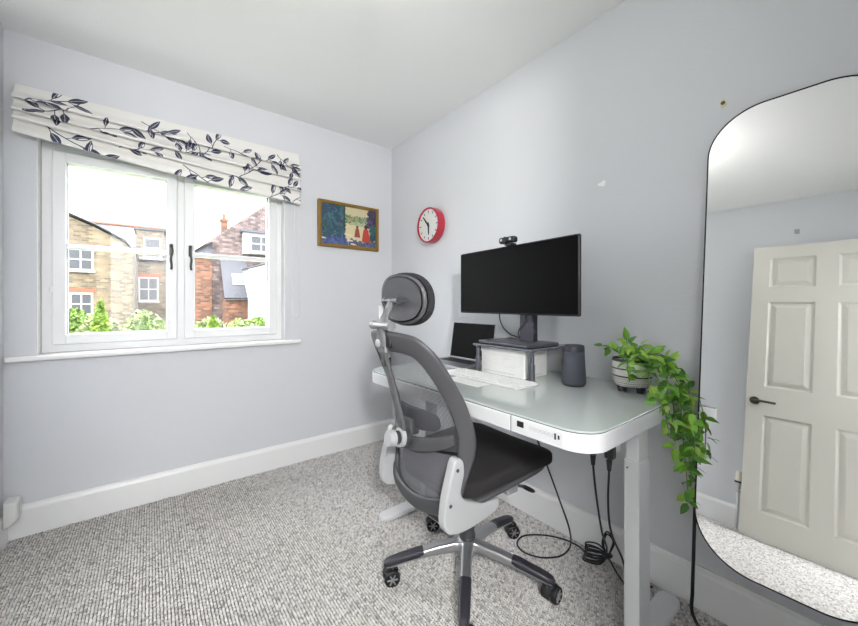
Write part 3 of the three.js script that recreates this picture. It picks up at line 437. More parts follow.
// keyboard
{
  const t = thing('keyboard', 'slim white keyboard lying in front of the monitor riser', 'keyboard', [1.172, DT, -1.088], 0.02);
  part('case', rb(-0.066, 0.066, 0.0, 0.009, -0.222, 0.222, 0.004), mat('#cfd0d1', 0.4), t);
  const g = rb(-0.0072, 0.0072, 0.0085, 0.0125, -0.0076, 0.0076, 0.0015, 1), km = mat('#d9d9d8', 0.5);
  for (let i = 0; i < 6; i++) for (let j = 0; j < 22; j++) { if (i === 5 && j > 4 && j < 10) continue; part('key', g, km, t, [0.054 - i * 0.0195, 0, -0.209 + j * 0.0199]); }
  part('space_bar', rb(-0.0507, -0.0363, 0.0085, 0.0125, -0.116, -0.023, 0.0015, 1), km, t);
}
single('notepaper', rb(-0.035, 0.04, 0.0, 0.0015, -0.10, 0.10, 0.0006, 1), mat('#d8d8d6', 0.8), 'white sheet of paper on the desk beside the chair back', 'paper', [1.06, DT + 0.0002, -1.10]);
// speaker
{
  const t = thing('smart_speaker', 'dark grey cylindrical speaker with fabric sides on the desk', 'speaker', [1.364, DT, -0.785]);
  const weave = dataTex(64, (u, v) => { const q = 120 + 100 * Math.sin(u * 50.26) * Math.sin(v * 50.26); return [q, q, q]; }, false); weave.repeat.set(18, 20);
  part('fabric_body', lathe([[0, 0.004], [0.043, 0.004], [0.0465, 0.010], [0.0468, 0.02], [0.0458, 0.045], [0.043, 0.09], [0.0405, 0.138], [0, 0.138]], 56), mat('#4b4e58', 0.9, { bumpMap: weave, bumpScale: 0.0012 }), t);
  part('foot_ring', lathe([[0, 0], [0.041, 0], [0.043, 0.005], [0, 0.005]], 48), M.blackPlastic, t);
  part('top_cap', lathe([[0.0405, 0.138], [0.041, 0.139], [0.0402, 0.158], [0.038, 0.163], [0.034, 0.164], [0.032, 0.161], [0, 0.161]], 56), mat('#2c2b38', 0.5), t);
  const s = part('badge', cyl([-0.0452, 0.025, 0.0], [-0.0478, 0.025, 0.0], 0.006), mat('#3a3d46', 0.5), t); s.rotation.y = -0.7;
}

// ---------------------------------------------------------------- potted trailing plant
{
  const px = 1.452, pz = -0.598, t = thing('trailing_plant', 'green trailing ivy-like plant in black and white pot hanging off the desk', 'plant', [px, DT, pz]);
  const band = canvasTex(1024, 256, (c, w, h) => { c.fillStyle = '#c9c7c2'; c.fillRect(0, 0, w, h); c.fillStyle = '#26262c'; c.fillRect(0, 0, w, 26); c.fillRect(0, 84, w, 12); c.fillRect(0, 150, w, 14); const r = rng(41); for (let j = 0; j < 4; j++) for (let i = 0; i < 64; i++) { c.fillStyle = j % 2 ? '#77767a' : '#4c4b52'; c.beginPath(); c.arc(i * 16 + (j % 2) * 8, 178 + j * 18, 5, 0, 7); c.fill(); } for (let i = 0; i < 200; i++) { c.fillStyle = 'rgba(90,88,86,0.35)'; c.fillRect(r() * w, 100 + r() * 45, 6 + 20 * r(), 2); } c.fillStyle = '#26262c'; c.fillRect(0, 246, w, 10); });
  const pot = part('pot', lathe([[0, 0.018], [0.052, 0.018], [0.061, 0.026], [0.066, 0.05], [0.0685, 0.09], [0.068, 0.118], [0.0665, 0.124], [0.062, 0.124], [0.061, 0.105], [0, 0.1]], 56), mat('#ffffff', 0.55, { map: band }), t);
  { const p = pot.geometry.attributes.position, uv = pot.geometry.attributes.uv; for (let i = 0; i < p.count; i++) uv.setXY(i, uv.getX(i), Math.min(1, Math.max(0, (p.getY(i) - 0.018) / 0.107))); }
  for (let k = 0; k < 4; k++) { const a = k * Math.PI / 2 + 0.55; part('pot_foot', cyl([Math.cos(a) * 0.043, 0, Math.sin(a) * 0.043], [Math.cos(a) * 0.046, 0.028, Math.sin(a) * 0.046], 0.011, 0.014, 12), mat('#2a2a31', 0.5), t); }
  part('soil', lathe([[0, 0.108], [0.061, 0.104]], 24), mat('#3a2d22', 1), t);
  // leaf blades: folded along the midrib, pointed
  const leafGeo = (L, W, bend) => grid(6, 4, (u, v) => { const s = (v - 0.5) * 2, w = W * Math.pow(Math.sin(Math.PI * Math.pow(u, 0.72)), 0.85) * (1 - 0.25 * u); return [s * w, 0.16 * Math.abs(s) * w * 1.4 - bend * u * u * L, u * L]; });
  const variants = [leafGeo(0.042, 0.0115, 0.25), leafGeo(0.037, 0.0110, 0.1), leafGeo(0.033, 0.0100, 0.35), leafGeo(0.046, 0.0125, 0.18)];
  const lm = ['#4f8a22', '#6aa530', '#87bd3f', '#3d7420', '#a3cc52'].map((c) => mat(c, 0.5, { side: THREE.DoubleSide, transmission: 0.25, thickness: 0 }));
  const stemM = mat('#6b7f35', 0.7), r = rng(2024);
  let count = 0;
  const vine = (pts, n, spread = 1, size = 1) => {
    const cv = new THREE.CatmullRomCurve3(pts.map((p) => V(...p)));
    part('vine_stem', new THREE.TubeGeometry(cv, 30, 0.0016, 5), stemM, t);
    for (let i = 0; i < n; i++) {
      const u = 0.06 + 0.94 * (i + r() * 0.6) / n, p = cv.getPoint(Math.min(1, u)), tg = cv.getTangent(Math.min(1, u));
      const side = V(r() - 0.5, r() - 0.45, r() - 0.5).normalize(), dir = tg.clone().multiplyScalar(0.55).add(side.multiplyScalar(0.9 * spread)).normalize();
      const up = V(-0.5 + (r() - 0.5) * 0.9, 0.8, 0.25 + (r() - 0.5) * 0.9).normalize(), xA = up.clone().cross(dir).normalize(), yA = dir.clone().cross(xA);
      const m = part('leaf', variants[Math.floor(r() * 4)], lm[Math.floor(Math.pow(r(), 1.15) * 5)], t);
      const s = size * (0.8 + 0.45 * r()); m.matrix.makeBasis(xA, yA, dir).scale(V(s, s, s)).setPosition(p.x + dir.x * 0.004, p.y + dir.y * 0.004, p.z + dir.z * 0.004);
      m.matrix.decompose(m.position, m.quaternion, m.scale); count++;
    }
  };
  // local frame: z towards the mirror, y up, x towards the wall
  vine([[-0.01, 0.11, -0.02], [-0.02, 0.15, -0.05], [-0.03, 0.165, -0.10]], 11, 0.9);
  vine([[0, 0.11, -0.01], [-0.005, 0.16, -0.012], [-0.01, 0.198, -0.016]], 10, 0.9);
  vine([[0.01, 0.11, 0.01], [0.0, 0.16, 0.02], [-0.01, 0.175, 0.035]], 9, 0.9);
  vine([[-0.02, 0.11, 0.0], [-0.05, 0.13, 0.01], [-0.085, 0.10, 0.02], [-0.095, 0.05, 0.03]], 14);
  vine([[0.0, 0.11, 0.02], [-0.02, 0.15, 0.06], [-0.02, 0.13, 0.11], [-0.03, 0.06, 0.16], [-0.045, -0.04, 0.175], [-0.05, -0.16, 0.185], [-0.045, -0.27, 0.192], [-0.045, -0.33, 0.194]], 52);
  vine([[0.0, 0.11, 0.02], [-0.02, 0.14, 0.05], [-0.06, 0.11, 0.09], [-0.09, 0.03, 0.14], [-0.10, -0.06, 0.165], [-0.085, -0.15, 0.175]], 34);
  vine([[0.0, 0.11, 0.02], [0.0, 0.15, 0.06], [0.0, 0.13, 0.12], [0.0, 0.05, 0.175], [-0.03, -0.05, 0.20], [-0.04, -0.14, 0.20], [-0.05, -0.22, 0.195]], 40);
  vine([[0.01, 0.11, 0.02], [0.02, 0.15, 0.07], [0.0, 0.12, 0.14], [-0.04, 0.03, 0.195], [-0.06, -0.05, 0.215], [-0.07, -0.11, 0.22], [-0.08, -0.17, 0.218]], 40);
  vine([[-0.02, 0.11, 0.03], [-0.07, 0.10, 0.08], [-0.12, 0.04, 0.11], [-0.135, 0.0, 0.15], [-0.135, -0.07, 0.165]], 24);
  vine([[0.0, 0.11, 0.03], [0.0, 0.13, 0.08], [0.0, 0.10, 0.14], [0.0, 0.03, 0.185], [-0.02, -0.10, 0.188], [-0.02, -0.22, 0.19]], 34);
  vine([[-0.01, 0.11, 0.03], [-0.03, 0.12, 0.07], [-0.03, 0.06, 0.13], [-0.035, -0.02, 0.148], [-0.03, -0.12, 0.155]], 28);
}

// ---------------------------------------------------------------- leaning mirror
{
  const tau = 6.8 * Math.PI / 180, t = thing('leaning_mirror', 'tall rounded mirror in thin black frame tilted against the wall', 'mirror', [1.362, 0, 0]);
  const lean = (name, g, m) => { const o = part(name, g, m, t); o.rotation.z = -tau; return o; };     // local y runs up the glass
  const y0 = 0.296 / Math.cos(tau), y1 = 1.768 / Math.cos(tau), z0 = -0.388, z1 = 0.04, r = 0.15;
  const face = (o, th, x) => extrude(rrShape(z0 + o, z1 - o, y0 + o, y1 - o, r - o), th, 0, 1, 28).rotateY(-Math.PI / 2).translate(x, 0, 0);
  const ring = rrShape(z0, z1, y0, y1, r), hole = rrShape(z0 + 0.004, z1 - 0.004, y0 + 0.004, y1 - 0.004, r - 0.004); ring.holes.push(new THREE.Path(hole.getPoints(28)));
  // rotateY(-90deg) maps (x,y,z) to (-z, y, x): the extrusion runs towards -x, the room
  lean('frame', new THREE.ExtrudeGeometry(ring, { depth: 0.022, bevelEnabled: false, curveSegments: 28 }).rotateY(-Math.PI / 2).translate(0.016, 0, 0), mat('#1b1a1c', 0.35, { metalness: 0.4 }));
  lean('mirror_glass', face(0.003, 0.005, 0.000), new THREE.MeshPhysicalMaterial({ color: new THREE.Color(0.93, 0.94, 0.935), metalness: 1, roughness: 0 }));
  lean('backing', face(0.003, 0.012, 0.0155), mat('#6d6a66', 0.8));
  for (const z of [-0.26, -0.08]) part('wall_bracket', rb(0.078, XR - 1.362, 0.54, 0.565, z - 0.012, z + 0.012, 0.003), M.blackPlastic, t);
  part('power_cord', tube([[0.095, 0.55, -0.387], [0.082, 0.49, -0.392], [0.086, 0.40, -0.397], [0.098, 0.25, -0.404], [0.108, 0.12, -0.410], [0.112, 0.045, -0.411], [0.104, 0.012, -0.385], [0.07, 0.009, -0.32], [0.04, 0.009, -0.2]], 0.0055, 90), M.cable, t).userData.label = 'thick black cord hanging from the mirror edge';
}

// ---------------------------------------------------------------- open door seen in the mirror, radiator behind it
{
  const xF = -0.402, th = 0.036, za = -0.60, zb = 0.16, y0 = 0.008, y1 = 1.992;
  const d = new THREE.Group(); d.name = 'door_1'; scene.add(d); d.userData = { kind: 'structure', label: 'open white six-panel door standing against the left wall', category: 'door' };
  const dm = mat('#c8c6bd', 0.4);
  // outline in (z, y); holes for panels
  const cols = [[-0.51, -0.285], [-0.185, 0.04]], rows = [[1.688, 1.902], [0.986, 1.582], [0.18, 0.796]];
  const s = polyShape([[za, y0], [zb, y0], [zb, y1], [za, y1]]);
  for (const [a, b] of cols) for (const [p, q] of rows) { const h = new THREE.Path(); h.moveTo(a, p); h.lineTo(a, q); h.lineTo(b, q); h.lineTo(b, p); h.closePath(); s.holes.push(h); }
  part('door_leaf', new THREE.ExtrudeGeometry(s, { depth: th, bevelEnabled: false }).rotateY(Math.PI / 2).scale(1, 1, -1).translate(xF - th, 0, 0), dm, d);
  { const g = d.children[0].geometry, p = g.attributes.position.array; for (let i = 0; i < p.length; i += 9) for (let k = 0; k < 3; k++) { const q = p[i + 3 + k]; p[i + 3 + k] = p[i + 6 + k]; p[i + 6 + k] = q; } g.computeVertexNormals(); }
  for (const [a, b] of cols) for (const [p, q] of rows) {
    const sec = (o, x) => [[x, p + o, a + o], [x, q - o, a + o], [x, q - o, b - o], [x, p + o, b - o]];
    const g = loft([sec(-0.001, xF - th + 0.004), sec(-0.001, xF - 0.002), sec(0.010, xF - 0.010), sec(0.016, xF - 0.011), sec(0.040, xF - 0.003), sec(0.042, xF - 0.0025)]).toNonIndexed(); g.computeVertexNormals();
    part('door_panel', g, mat('#c8c6bd', 0.4, { side: THREE.DoubleSide }), d);
  }
  const hd = part('handle', [cyl([xF, 0.885, -0.555], [xF + 0.010, 0.885, -0.555], 0.026), cyl([xF + 0.008, 0.885, -0.555], [xF + 0.05, 0.885, -0.555], 0.009), tube([[xF + 0.048, 0.885, -0.560], [xF + 0.05, 0.886, -0.52], [xF + 0.048, 0.884, -0.445]], 0.0075, 20)], mat('#5c564e', 0.3, { metalness: 0.7 }), d); hd.userData.label = 'dark bronze lever handle';
  for (const y of [0.25, 1.75]) part('hinge', cyl([xF - 0.018, y - 0.04, zb + 0.006], [xF - 0.018, y + 0.04, zb + 0.006], 0.006), M.alu, d);
}
{
  const t = thing('radiator', 'white panel radiator with thermostatic valve behind the open door', 'radiator', [0, 0, 0]);
  part('panel', [rb(-0.535, -0.465, 0.2, 0.62, -0.56, 0.12, 0.01)], M.white, t);
  for (let k = 0; k < 16; k++) part('rib', rb(-0.466, -0.461, 0.22, 0.60, -0.535 + k * 0.04, -0.512 + k * 0.04, 0.002, 1), M.white, t);
  const v = part('valve', [cyl([-0.495, 0.245, -0.632], [-0.495, 0.32, -0.632], 0.012), cyl([-0.495, 0.262, -0.632], [-0.495, 0.262, -0.56], 0.010), cyl([-0.495, 0.29, -0.632], [-0.495, 0.31, -0.632], 0.017)], M.alu, t);
  part('valve_head', cyl([-0.495, 0.318, -0.632], [-0.495, 0.382, -0.632], 0.021, 0.018), mat('#efe9dc', 0.4), v); part('valve_collar', cyl([-0.495, 0.31, -0.632], [-0.495, 0.322, -0.632], 0.0225), M.blackPlastic, v);
  part('pipe', cyl([-0.495, 0.0, -0.632], [-0.495, 0.25, -0.632], 0.0075), M.white, t);
}
{ const o = single('cover_cap', rb(XL, XL + 0.004, 2.125, 2.16, -0.41, -0.385, 0.0015), mat('#a5a6aa', 0.7), 'tiny grey cover cap on the wall above the open door', 'cap'); }
// ---------------------------------------------------------------- office chair (local x forward, z to its right)
{
  const t = thing('office_chair', 'grey mesh-back office chair with headrest, black seat and five-star base', 'chair', [1.033, 0, -1.064], -1.6 * Math.PI / 180);
  // --- base
  const N = 14, sect = (r, y, w, h, ang) => { const o = []; for (let i = 0; i < N; i++) { const a = i / N * 2 * Math.PI, c = Math.cos(a), s = Math.sin(a), e = 0.55, q = Math.sign(c) * Math.pow(Math.abs(c), e) * w, v = Math.sign(s) * Math.pow(Math.abs(s), e) * h; o.push([r * Math.cos(ang) - q * Math.sin(ang), y + v, r * Math.sin(ang) + q * Math.cos(ang)]); } return o; };
  const base = part('base_hub', lathe([[0, 0.085], [0.036, 0.085], [0.042, 0.095], [0.043, 0.135], [0.038, 0.150], [0, 0.152]], 40), M.alu, t);
  const tyre = lathe([[0.006, -0.007], [0.021, -0.007], [0.0225, -0.011], [0.028, -0.010], [0.0305, -0.006], [0.0305, 0.006], [0.028, 0.010], [0.0225, 0.011], [0.021, 0.007], [0.006, 0.007]], 28).rotateX(Math.PI / 2);
  for (let k = 0; k < 5; k++) {
    const a = (-7.9 + 72 * k - 1.6) * Math.PI / 180 , c = Math.cos(a), s = Math.sin(a);
    part('base_arm', loft([[0.02, 0.122, 0.026, 0.026], [0.06, 0.124, 0.024, 0.022], [0.13, 0.118, 0.0215, 0.0185], [0.20, 0.107, 0.0205, 0.0165], [0.27, 0.093, 0.0195, 0.0155], [0.315, 0.083, 0.018, 0.0145], [0.334, 0.078, 0.013, 0.010]].map(([r, y, w, h]) => sect(r, y, w, h, a))), M.alu, base);
    const grip = part('grip_pad', loft([[0.186, 0.1145, 0.0212, 0.0128], [0.21, 0.1105, 0.0214, 0.0150], [0.27, 0.0985, 0.0206, 0.0140], [0.318, 0.0875, 0.0190, 0.0130], [0.336, 0.0825, 0.0150, 0.0105], [0.343, 0.079, 0.0075, 0.006]].map(([r, y, w, h]) => sect(r, y, w, h, a))), mat('#2b2a31', 0.4), base);
    // caster
    const ca = new THREE.Group(); ca.name = 'caster'; ca.position.set(0.325 * c, 0, 0.325 * s); t.add(ca);
    ca.rotation.y = [-0.5, 0.1, -0.9, -0.35, -0.6][k];
    part('swivel_stem', cyl([0, 0.045, 0], [0, 0.082, 0], 0.0065), M.alu, ca);
    const hood = grid(16, 6, (u, v) => { const th = -0.15 + u * (Math.PI + 0.5), q = (v - 0.5) * 0.022; return [Math.cos(th) * 0.0335 + 0.012, 0.0310 + Math.sin(th) * 0.0335, q]; });
    part('hood', [hood, cyl([0, 0.05, 0], [0, 0.064, 0], 0.014)], mat('#2a2a2d', 0.45, { side: THREE.DoubleSide }), ca);
    for (const z of [-0.0195, 0.0195]) { const w = part('wheel', tyre, M.blackPlastic, ca, [0.012, 0.0310, z]); const sp = []; for (let i = 0; i < 6; i++) sp.push(rb(0.005, 0.021, -0.0022, 0.0022, -0.0117, 0.0117, 0.001, 1).rotateZ(i * Math.PI / 3)); part('wheel_spokes', [...sp, cyl([0, 0, -0.0125], [0, 0, 0.0125], 0.007)], M.alu, w); }
  }
  part('gas_lift', [lathe([[0, 0.15], [0.033, 0.15], [0.033, 0.165], [0.0285, 0.17], [0.0285, 0.30], [0.024, 0.305], [0.024, 0.37], [0, 0.37]], 36)], mat('#3b3c40', 0.35), t);
  // --- mechanism under the seat
  const mech = part('tilt_mechanism', [rb(-0.15, 0.16, 0.362, 0.405, -0.085, 0.085, 0.012, 3), rb(-0.06, 0.12, 0.40, 0.428, -0.15, 0.15, 0.006)], mat('#55565a', 0.45), t);
  part('lever_box', rb(0.045, 0.105, 0.378, 0.414, 0.09, 0.178, 0.006), mat('#8d8f92', 0.4), mech);
  part('lever', [tube([[0.10, 0.398, 0.14], [0.118, 0.394, 0.168], [0.13, 0.391, 0.18]], 0.006, 16), superEllipsoid(0.012, 0.006, 0.032, 0.8, 0.8, 14, 10, (q) => [q[0] + 0.138, q[1] + 0.388, q[2] + 0.198])], M.blackPlastic, mech);
  // --- seat
  const seatWarp = (q) => { const f = q[0] / 0.262, edge = Math.abs(q[2]) / 0.25; return [q[0] + 0.040, q[1] + 0.482 + 0.055 * q[0] - 0.030 * Math.max(0, f - 0.35) ** 2 * 2 + 0.010 * edge * edge - 0.012 * (1 - edge * edge) * (1 - f * f) * (q[1] > 0 ? 1 : 0), q[2] * (0.97 + 0.05 * f)]; };
  part('seat_cushion', superEllipsoid(0.255, 0.043, 0.240, 0.5, 0.32, 72, 28, seatWarp), M.fabric, t);
  part('seat_pan', superEllipsoid(0.245, 0.014, 0.226, 0.5, 0.32, 56, 12, (q) => [q[0] + 0.035, q[1] + 0.440 + 0.055 * q[0], q[2] * 0.96]), mat('#4a4a4d', 0.5), t);
  // --- backrest surface
  const ac = [[0.34, -0.262], [0.45, -0.278], [0.60, -0.286], [0.70, -0.303], [0.80, -0.330], [0.90, -0.358], [0.975, -0.384], [1.03, -0.397]], kk = [[0.34, 0.04], [0.42, 0.06], [0.48, 0.08], [0.56, 0.09], [0.65, 0.10], [0.8, 0.10], [0.95, 0.08], [1.03, 0.065]];
  const A = (b, y) => interp(ac, y) + interp(kk, y) * Math.pow(Math.abs(b) / 0.22, 2);
  const nrm = (b, y) => { const e = 0.01, n = V(1, -(A(b, y + e) - A(b, y - e)) / (2 * e), -(A(b + e, y) - A(b - e, y)) / (2 * e)); return n.normalize(); };
  const closed = (half) => { const pts = half.map(([b, y]) => V(b, y, 0)), mir = half.slice(1, -1).reverse().map(([b, y]) => V(-b, y, 0)); return new THREE.CatmullRomCurve3([...pts, ...mir], true, 'centripetal'); };
  const outer = closed([[0, 1.018], [0.085, 1.016], [0.148, 1.003], [0.187, 0.962], [0.213, 0.88], [0.230, 0.78], [0.238, 0.68], [0.232, 0.60], [0.217, 0.53], [0.203, 0.46], [0.188, 0.415], [0.13, 0.387], [0, 0.372]]);
  const inner = closed([[0, 0.947], [0.075, 0.946], [0.117, 0.936], [0.144, 0.90], [0.168, 0.83], [0.186, 0.74], [0.193, 0.66], [0.187, 0.60], [0.175, 0.54], [0.165, 0.49], [0.150, 0.462], [0.10, 0.437], [0, 0.425]]);
  const ringGeo = (o, i, th, bulge, n = 160) => { const K = 12, secs = []; const P = [], I = []; for (let k = 0; k <= n; k++) { const p = o.getPoint(k / n), q = i.getPoint(k / n); for (let j = 0; j < K; j++) { const a = j / K * 2 * Math.PI, c = Math.cos(a), s = Math.sin(a), u = 0.5 + 0.5 * Math.sign(c) * Math.pow(Math.abs(c), 0.6), w = Math.sign(s) * Math.pow(Math.abs(s), 0.7) * th + bulge; const b = p.x + (q.x - p.x) * u, y = p.y + (q.y - p.y) * u, nn = nrm(b, y); P.push(A(b, y) + nn.x * w, y + nn.y * w, b + nn.z * w); } } for (let k = 0; k < n; k++) for (let j = 0; j < K; j++) { const a = k * K + j, b2 = k * K + (j + 1) % K, c2 = a + K, d = b2 + K; I.push(a, c2, b2, b2, c2, d); } const g = new THREE.BufferGeometry(); g.setAttribute('position', new THREE.Float32BufferAttribute(P, 3)); g.setIndex(I); g.computeVertexNormals(); return g; };
  const frameM = mat('#48484b', 0.42, { side: THREE.DoubleSide });
  const back = part('back_frame', ringGeo(outer, inner, 0.011, 0), frameM, t);
  // cross band under the upper opening (smile shaped)
  const bandY = (b) => 0.617 + 1.1 * b * b;
  const strip = (yTop, yBot, b0, b1, th, off = 0) => loft(Array.from({ length: 33 }, (_, i) => { const b = b0 + (b1 - b0) * i / 32, o = []; for (let j = 0; j < 10; j++) { const a = j / 10 * 2 * Math.PI, u = 0.5 + 0.5 * Math.sign(Math.sin(a)) * Math.pow(Math.abs(Math.sin(a)), 0.6), w = Math.sign(Math.cos(a)) * Math.pow(Math.abs(Math.cos(a)), 0.7) * th + off, y = yBot(b) + (yTop(b) - yBot(b)) * u, n = nrm(b, y); o.push([A(b, y) + n.x * w, y + n.y * w, b + n.z * w]); } return o; }));
  part('cross_band', strip((b) => bandY(b) + 0.024, (b) => bandY(b) - 0.034 + 0.6 * b * b, -0.185, 0.185, 0.007, -0.004), frameM, back);
  part('lower_band', strip((b) => 0.452 - 0.02 * Math.cos(b * 8) + 0.5 * b * b, (b) => 0.392 - 0.018 * Math.cos(b * 8) + 0.5 * b * b, -0.2, 0.2, 0.009, -0.006), mat('#3e3f42', 0.42, { side: THREE.DoubleSide }), back);
  // mesh cloth
  const wv = dataTex(32, (u, v, i, j) => { const hole = Math.hypot(((i % 8) - 3.5) / 3.1, ((j % 8) - 3.5) / 3.1) < 1; const q = hole ? 0 : 255; return [q, q, q]; }, false); wv.repeat.set(26, 34);
  const meshCloth = mat('#4b4b50', 0.8, { alphaMap: wv, transparent: true, side: THREE.DoubleSide });
  const wi = [[0.43, 0.12], [0.46, 0.155], [0.49, 0.170], [0.54, 0.180], [0.6, 0.191], [0.66, 0.197], [0.74, 0.191], [0.83, 0.173], [0.90, 0.149], [0.932, 0.122], [0.95, 0.085]];
  part('upper_mesh', grid(24, 24, (u, v) => { const y = 0.612 + (0.948 - 0.612) * v, b = (u - 0.5) * 2 * interp(wi, y); return [A(b, y) + 0.004, y, b, b / 0.4, y / 0.5]; }), meshCloth, t);
  const wv2 = dataTex(32, (u, v, i, j) => { const q = Math.hypot(((i % 8) - 3.5) / 2.2, ((j % 8) - 3.5) / 2.2) < 1 ? 0 : 255; return [q, q, q]; }, false); wv2.repeat.set(26, 34);
  const meshLow = mat('#626267', 0.8, { alphaMap: wv2, transparent: true, side: THREE.DoubleSide });
  part('lower_mesh', grid(24, 18, (u, v) => { const y = 0.428 + (0.60 - 0.428) * v, b = (u - 0.5) * 2 * interp(wi, y); return [A(b, y) + 0.006, y, b, b / 0.4, y / 0.5]; }), meshLow, t);
  // lumbar pad in front of the mesh
  part('lumbar_pad', superEllipsoid(0.014, 0.040, 0.125, 0.6, 0.6, 40, 18, (q) => { const y = 0.70 + q[1], b = q[2]; return [A(b, y) + 0.028 + q[0], y, b]; }), mat('#4a4b50', 0.55), t);
  part('lumbar_bracket', [rb(-0.30, -0.262, 0.64, 0.70, -0.03, 0.03, 0.006)], mat('#4c4d50', 0.5), t);
  // spine and knob
  const spine = part('spine', loft([[0.965, 0.024], [0.93, 0.020], [0.86, 0.0185], [0.78, 0.0185], [0.70, 0.0195], [0.64, 0.021], [0.60, 0.021]].map(([y, w]) => { const a = A(0, y) - 0.022, o = []; for (let j = 0; j < 12; j++) { const g = j / 12 * 2 * Math.PI, c = Math.cos(g), s = Math.sin(g); o.push([a + Math.sign(c) * Math.pow(Math.abs(c), 0.6) * 0.008, y, Math.sign(s) * Math.pow(Math.abs(s), 0.6) * w]); } return o; })), mat('#58595b', 0.42), t);
  part('tension_knob', [cyl([-0.318, 0.632, 0], [-0.334, 0.634, 0], 0.034, 0.033, 36), cyl([-0.352, 0.636, 0], [-0.378, 0.638, 0], 0.027, 0.025, 36)], M.chairLight, spine);
  part('knob_collar', [cyl([-0.300, 0.630, 0], [-0.319, 0.632, 0], 0.037, 0.037, 36), cyl([-0.333, 0.634, 0], [-0.353, 0.636, 0], 0.0235, 0.0235, 30)], mat('#3a3b3e', 0.5), spine);
  part('slide_button', rb(-0.388, -0.365, 0.905, 0.935, -0.028, -0.012, 0.004), M.chairLight, spine);
  part('slot', rb(-0.395, -0.37, 0.895, 0.925, 0.006, 0.013, 0.003), M.blackPlastic, spine);
  // side brackets carrying the back
  for (const sd of [-1, 1]) {
    const s = new THREE.Shape(); const pts = [[-0.257, 0.590], [-0.243, 0.606], [-0.226, 0.604], [-0.214, 0.588], [-0.212, 0.55], [-0.226, 0.495], [-0.205, 0.462], [-0.12, 0.425], [-0.055, 0.418], [-0.05, 0.385], [-0.12, 0.366], [-0.215, 0.360], [-0.272, 0.372], [-0.292, 0.395], [-0.296, 0.43], [-0.286, 0.495]];
    s.setFromPoints(new THREE.CatmullRomCurve3(pts.map(([x, y]) => V(x, y, 0)), true, 'catmullrom', 0.35).getPoints(90).map((p) => new THREE.Vector2(p.x, p.y)));
    const br = part('side_bracket', extrude(s, 0.036, 0.006, 3).translate(0, 0, sd * 0.199 - 0.018), M.chairLight, t);
    for (const [x, y] of [[-0.242, 0.571], [-0.272, 0.465]]) part('bolt', cyl([x, y, sd * 0.2160], [x, y, sd * 0.2190], 0.006, 0.006, 14), M.darkGrey, br);
    part('bracket_arm', rb(-0.14, -0.03, 0.376, 0.412, sd > 0 ? 0.07 : -0.205, sd > 0 ? 0.205 : -0.07, 0.01), M.chairLight, br);
  }
  // headrest
  const hA = (b) => -0.328 + 0.16 * b + 0.9 * b * b, hy = 1.128;
  const pad = (w, h, d, off, e2 = 0.72) => superEllipsoid(d, h, w, 0.8, e2, 48, 28, (q) => { const b = q[2], y = q[1]; return [hA(b) + off + q[0] - 0.25 * y * 0.3, hy + y, b]; });
  const oval = (w, h, d, off, n) => { const front = [], K = 56; const sec = (sc, x) => Array.from({ length: K }, (_, i) => { const a = i / K * 2 * Math.PI, c = Math.cos(a), s = Math.sin(a), b = Math.sign(c) * Math.pow(Math.abs(c), n) * w * sc, y = Math.sign(s) * Math.pow(Math.abs(s), n) * h * sc; return [hA(b) + off + x - 0.08 * y, hy + y, b]; }); return loft([sec(0.86, 0), sec(0.95, 0.004), sec(1, 0.012), sec(1, d - 0.012), sec(0.94, d - 0.003), sec(0.8, d)]); };
  part('headrest_cushion', oval(0.124, 0.096, 0.034, 0.008, 0.85), mat('#232126', 0.85, { side: THREE.DoubleSide, sheen: 0.3, sheenColor: new THREE.Color(0.3, 0.3, 0.3) }), t);
  part('headrest_shell', oval(0.121, 0.090, 0.018, -0.006, 0.85), mat('#545458', 0.42, { side: THREE.DoubleSide }), t);
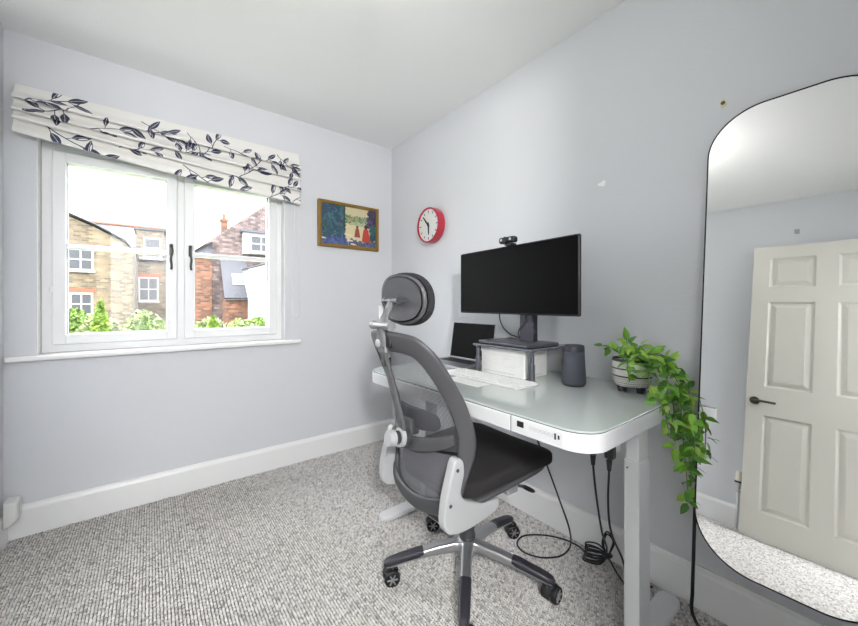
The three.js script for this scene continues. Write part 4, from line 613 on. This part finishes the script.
  part('headrest_pivot', [cyl([-0.362, 1.122, -0.046], [-0.362, 1.122, 0.046], 0.0095), cyl([-0.362, 1.122, -0.05], [-0.362, 1.122, -0.036], 0.013), cyl([-0.362, 1.122, 0.036], [-0.362, 1.122, 0.052], 0.0135), cyl([-0.362, 1.122, 0.024], [-0.315, 1.122, 0.022], 0.012), cyl([-0.362, 1.122, -0.02], [-0.325, 1.122, -0.018], 0.012)], mat('#4e4f54', 0.3, { metalness: 0.3 }), t);
  const arm = part('headrest_arm', [loft([[-0.362, 1.128], [-0.372, 1.10], [-0.39, 1.065], [-0.398, 1.03]].map(([x, y], i) => { const w = [0.014, 0.020, 0.026, 0.030][i], d = [0.009, 0.009, 0.010, 0.011][i]; return Array.from({ length: 12 }, (_, j) => { const g = j / 12 * 2 * Math.PI; return [x + d * Math.cos(g), y, w * Math.sin(g)]; }); }))], mat('#6b6c6f', 0.38), t);
  part('arm_highlight', rb(-0.405, -0.385, 1.055, 1.105, -0.026, -0.012, 0.005), M.chairLight, arm);  // pale strip modelled as the highlight on the headrest arm
  part('headrest_tube', [cyl([-0.400, 1.036, -0.056], [-0.400, 1.036, 0.056], 0.0135), cyl([-0.400, 1.036, 0.056], [-0.400, 1.036, 0.064], 0.0165), cyl([-0.400, 1.036, -0.066], [-0.400, 1.036, -0.054], 0.0155)], mat('#8d8f91', 0.32, { metalness: 0.3 }), t);
  part('headrest_post', [loft([[-0.400, 1.03, 0.02, 0.016], [-0.398, 1.0, 0.026, 0.018], [-0.397, 0.975, 0.028, 0.02], [-0.392, 0.945, 0.024, 0.017]].map(([x, y, w, d]) => Array.from({ length: 14 }, (_, j) => { const g = j / 14 * 2 * Math.PI; return [x + d * Math.cos(g), y, w * Math.sin(g)]; })))], mat('#646568', 0.4), t);
  part('oval_badge', superEllipsoid(0.004, 0.014, 0.017, 0.9, 1, 24, 12, (q) => [q[0] - 0.4165, q[1] + 0.976, q[2]]), M.chairLight, t);
  part('post_socket', rb(-0.40, -0.365, 0.962, 1.0, 0.022, 0.05, 0.006), M.blackPlastic, t);
}
renderer.render(scene, camera);
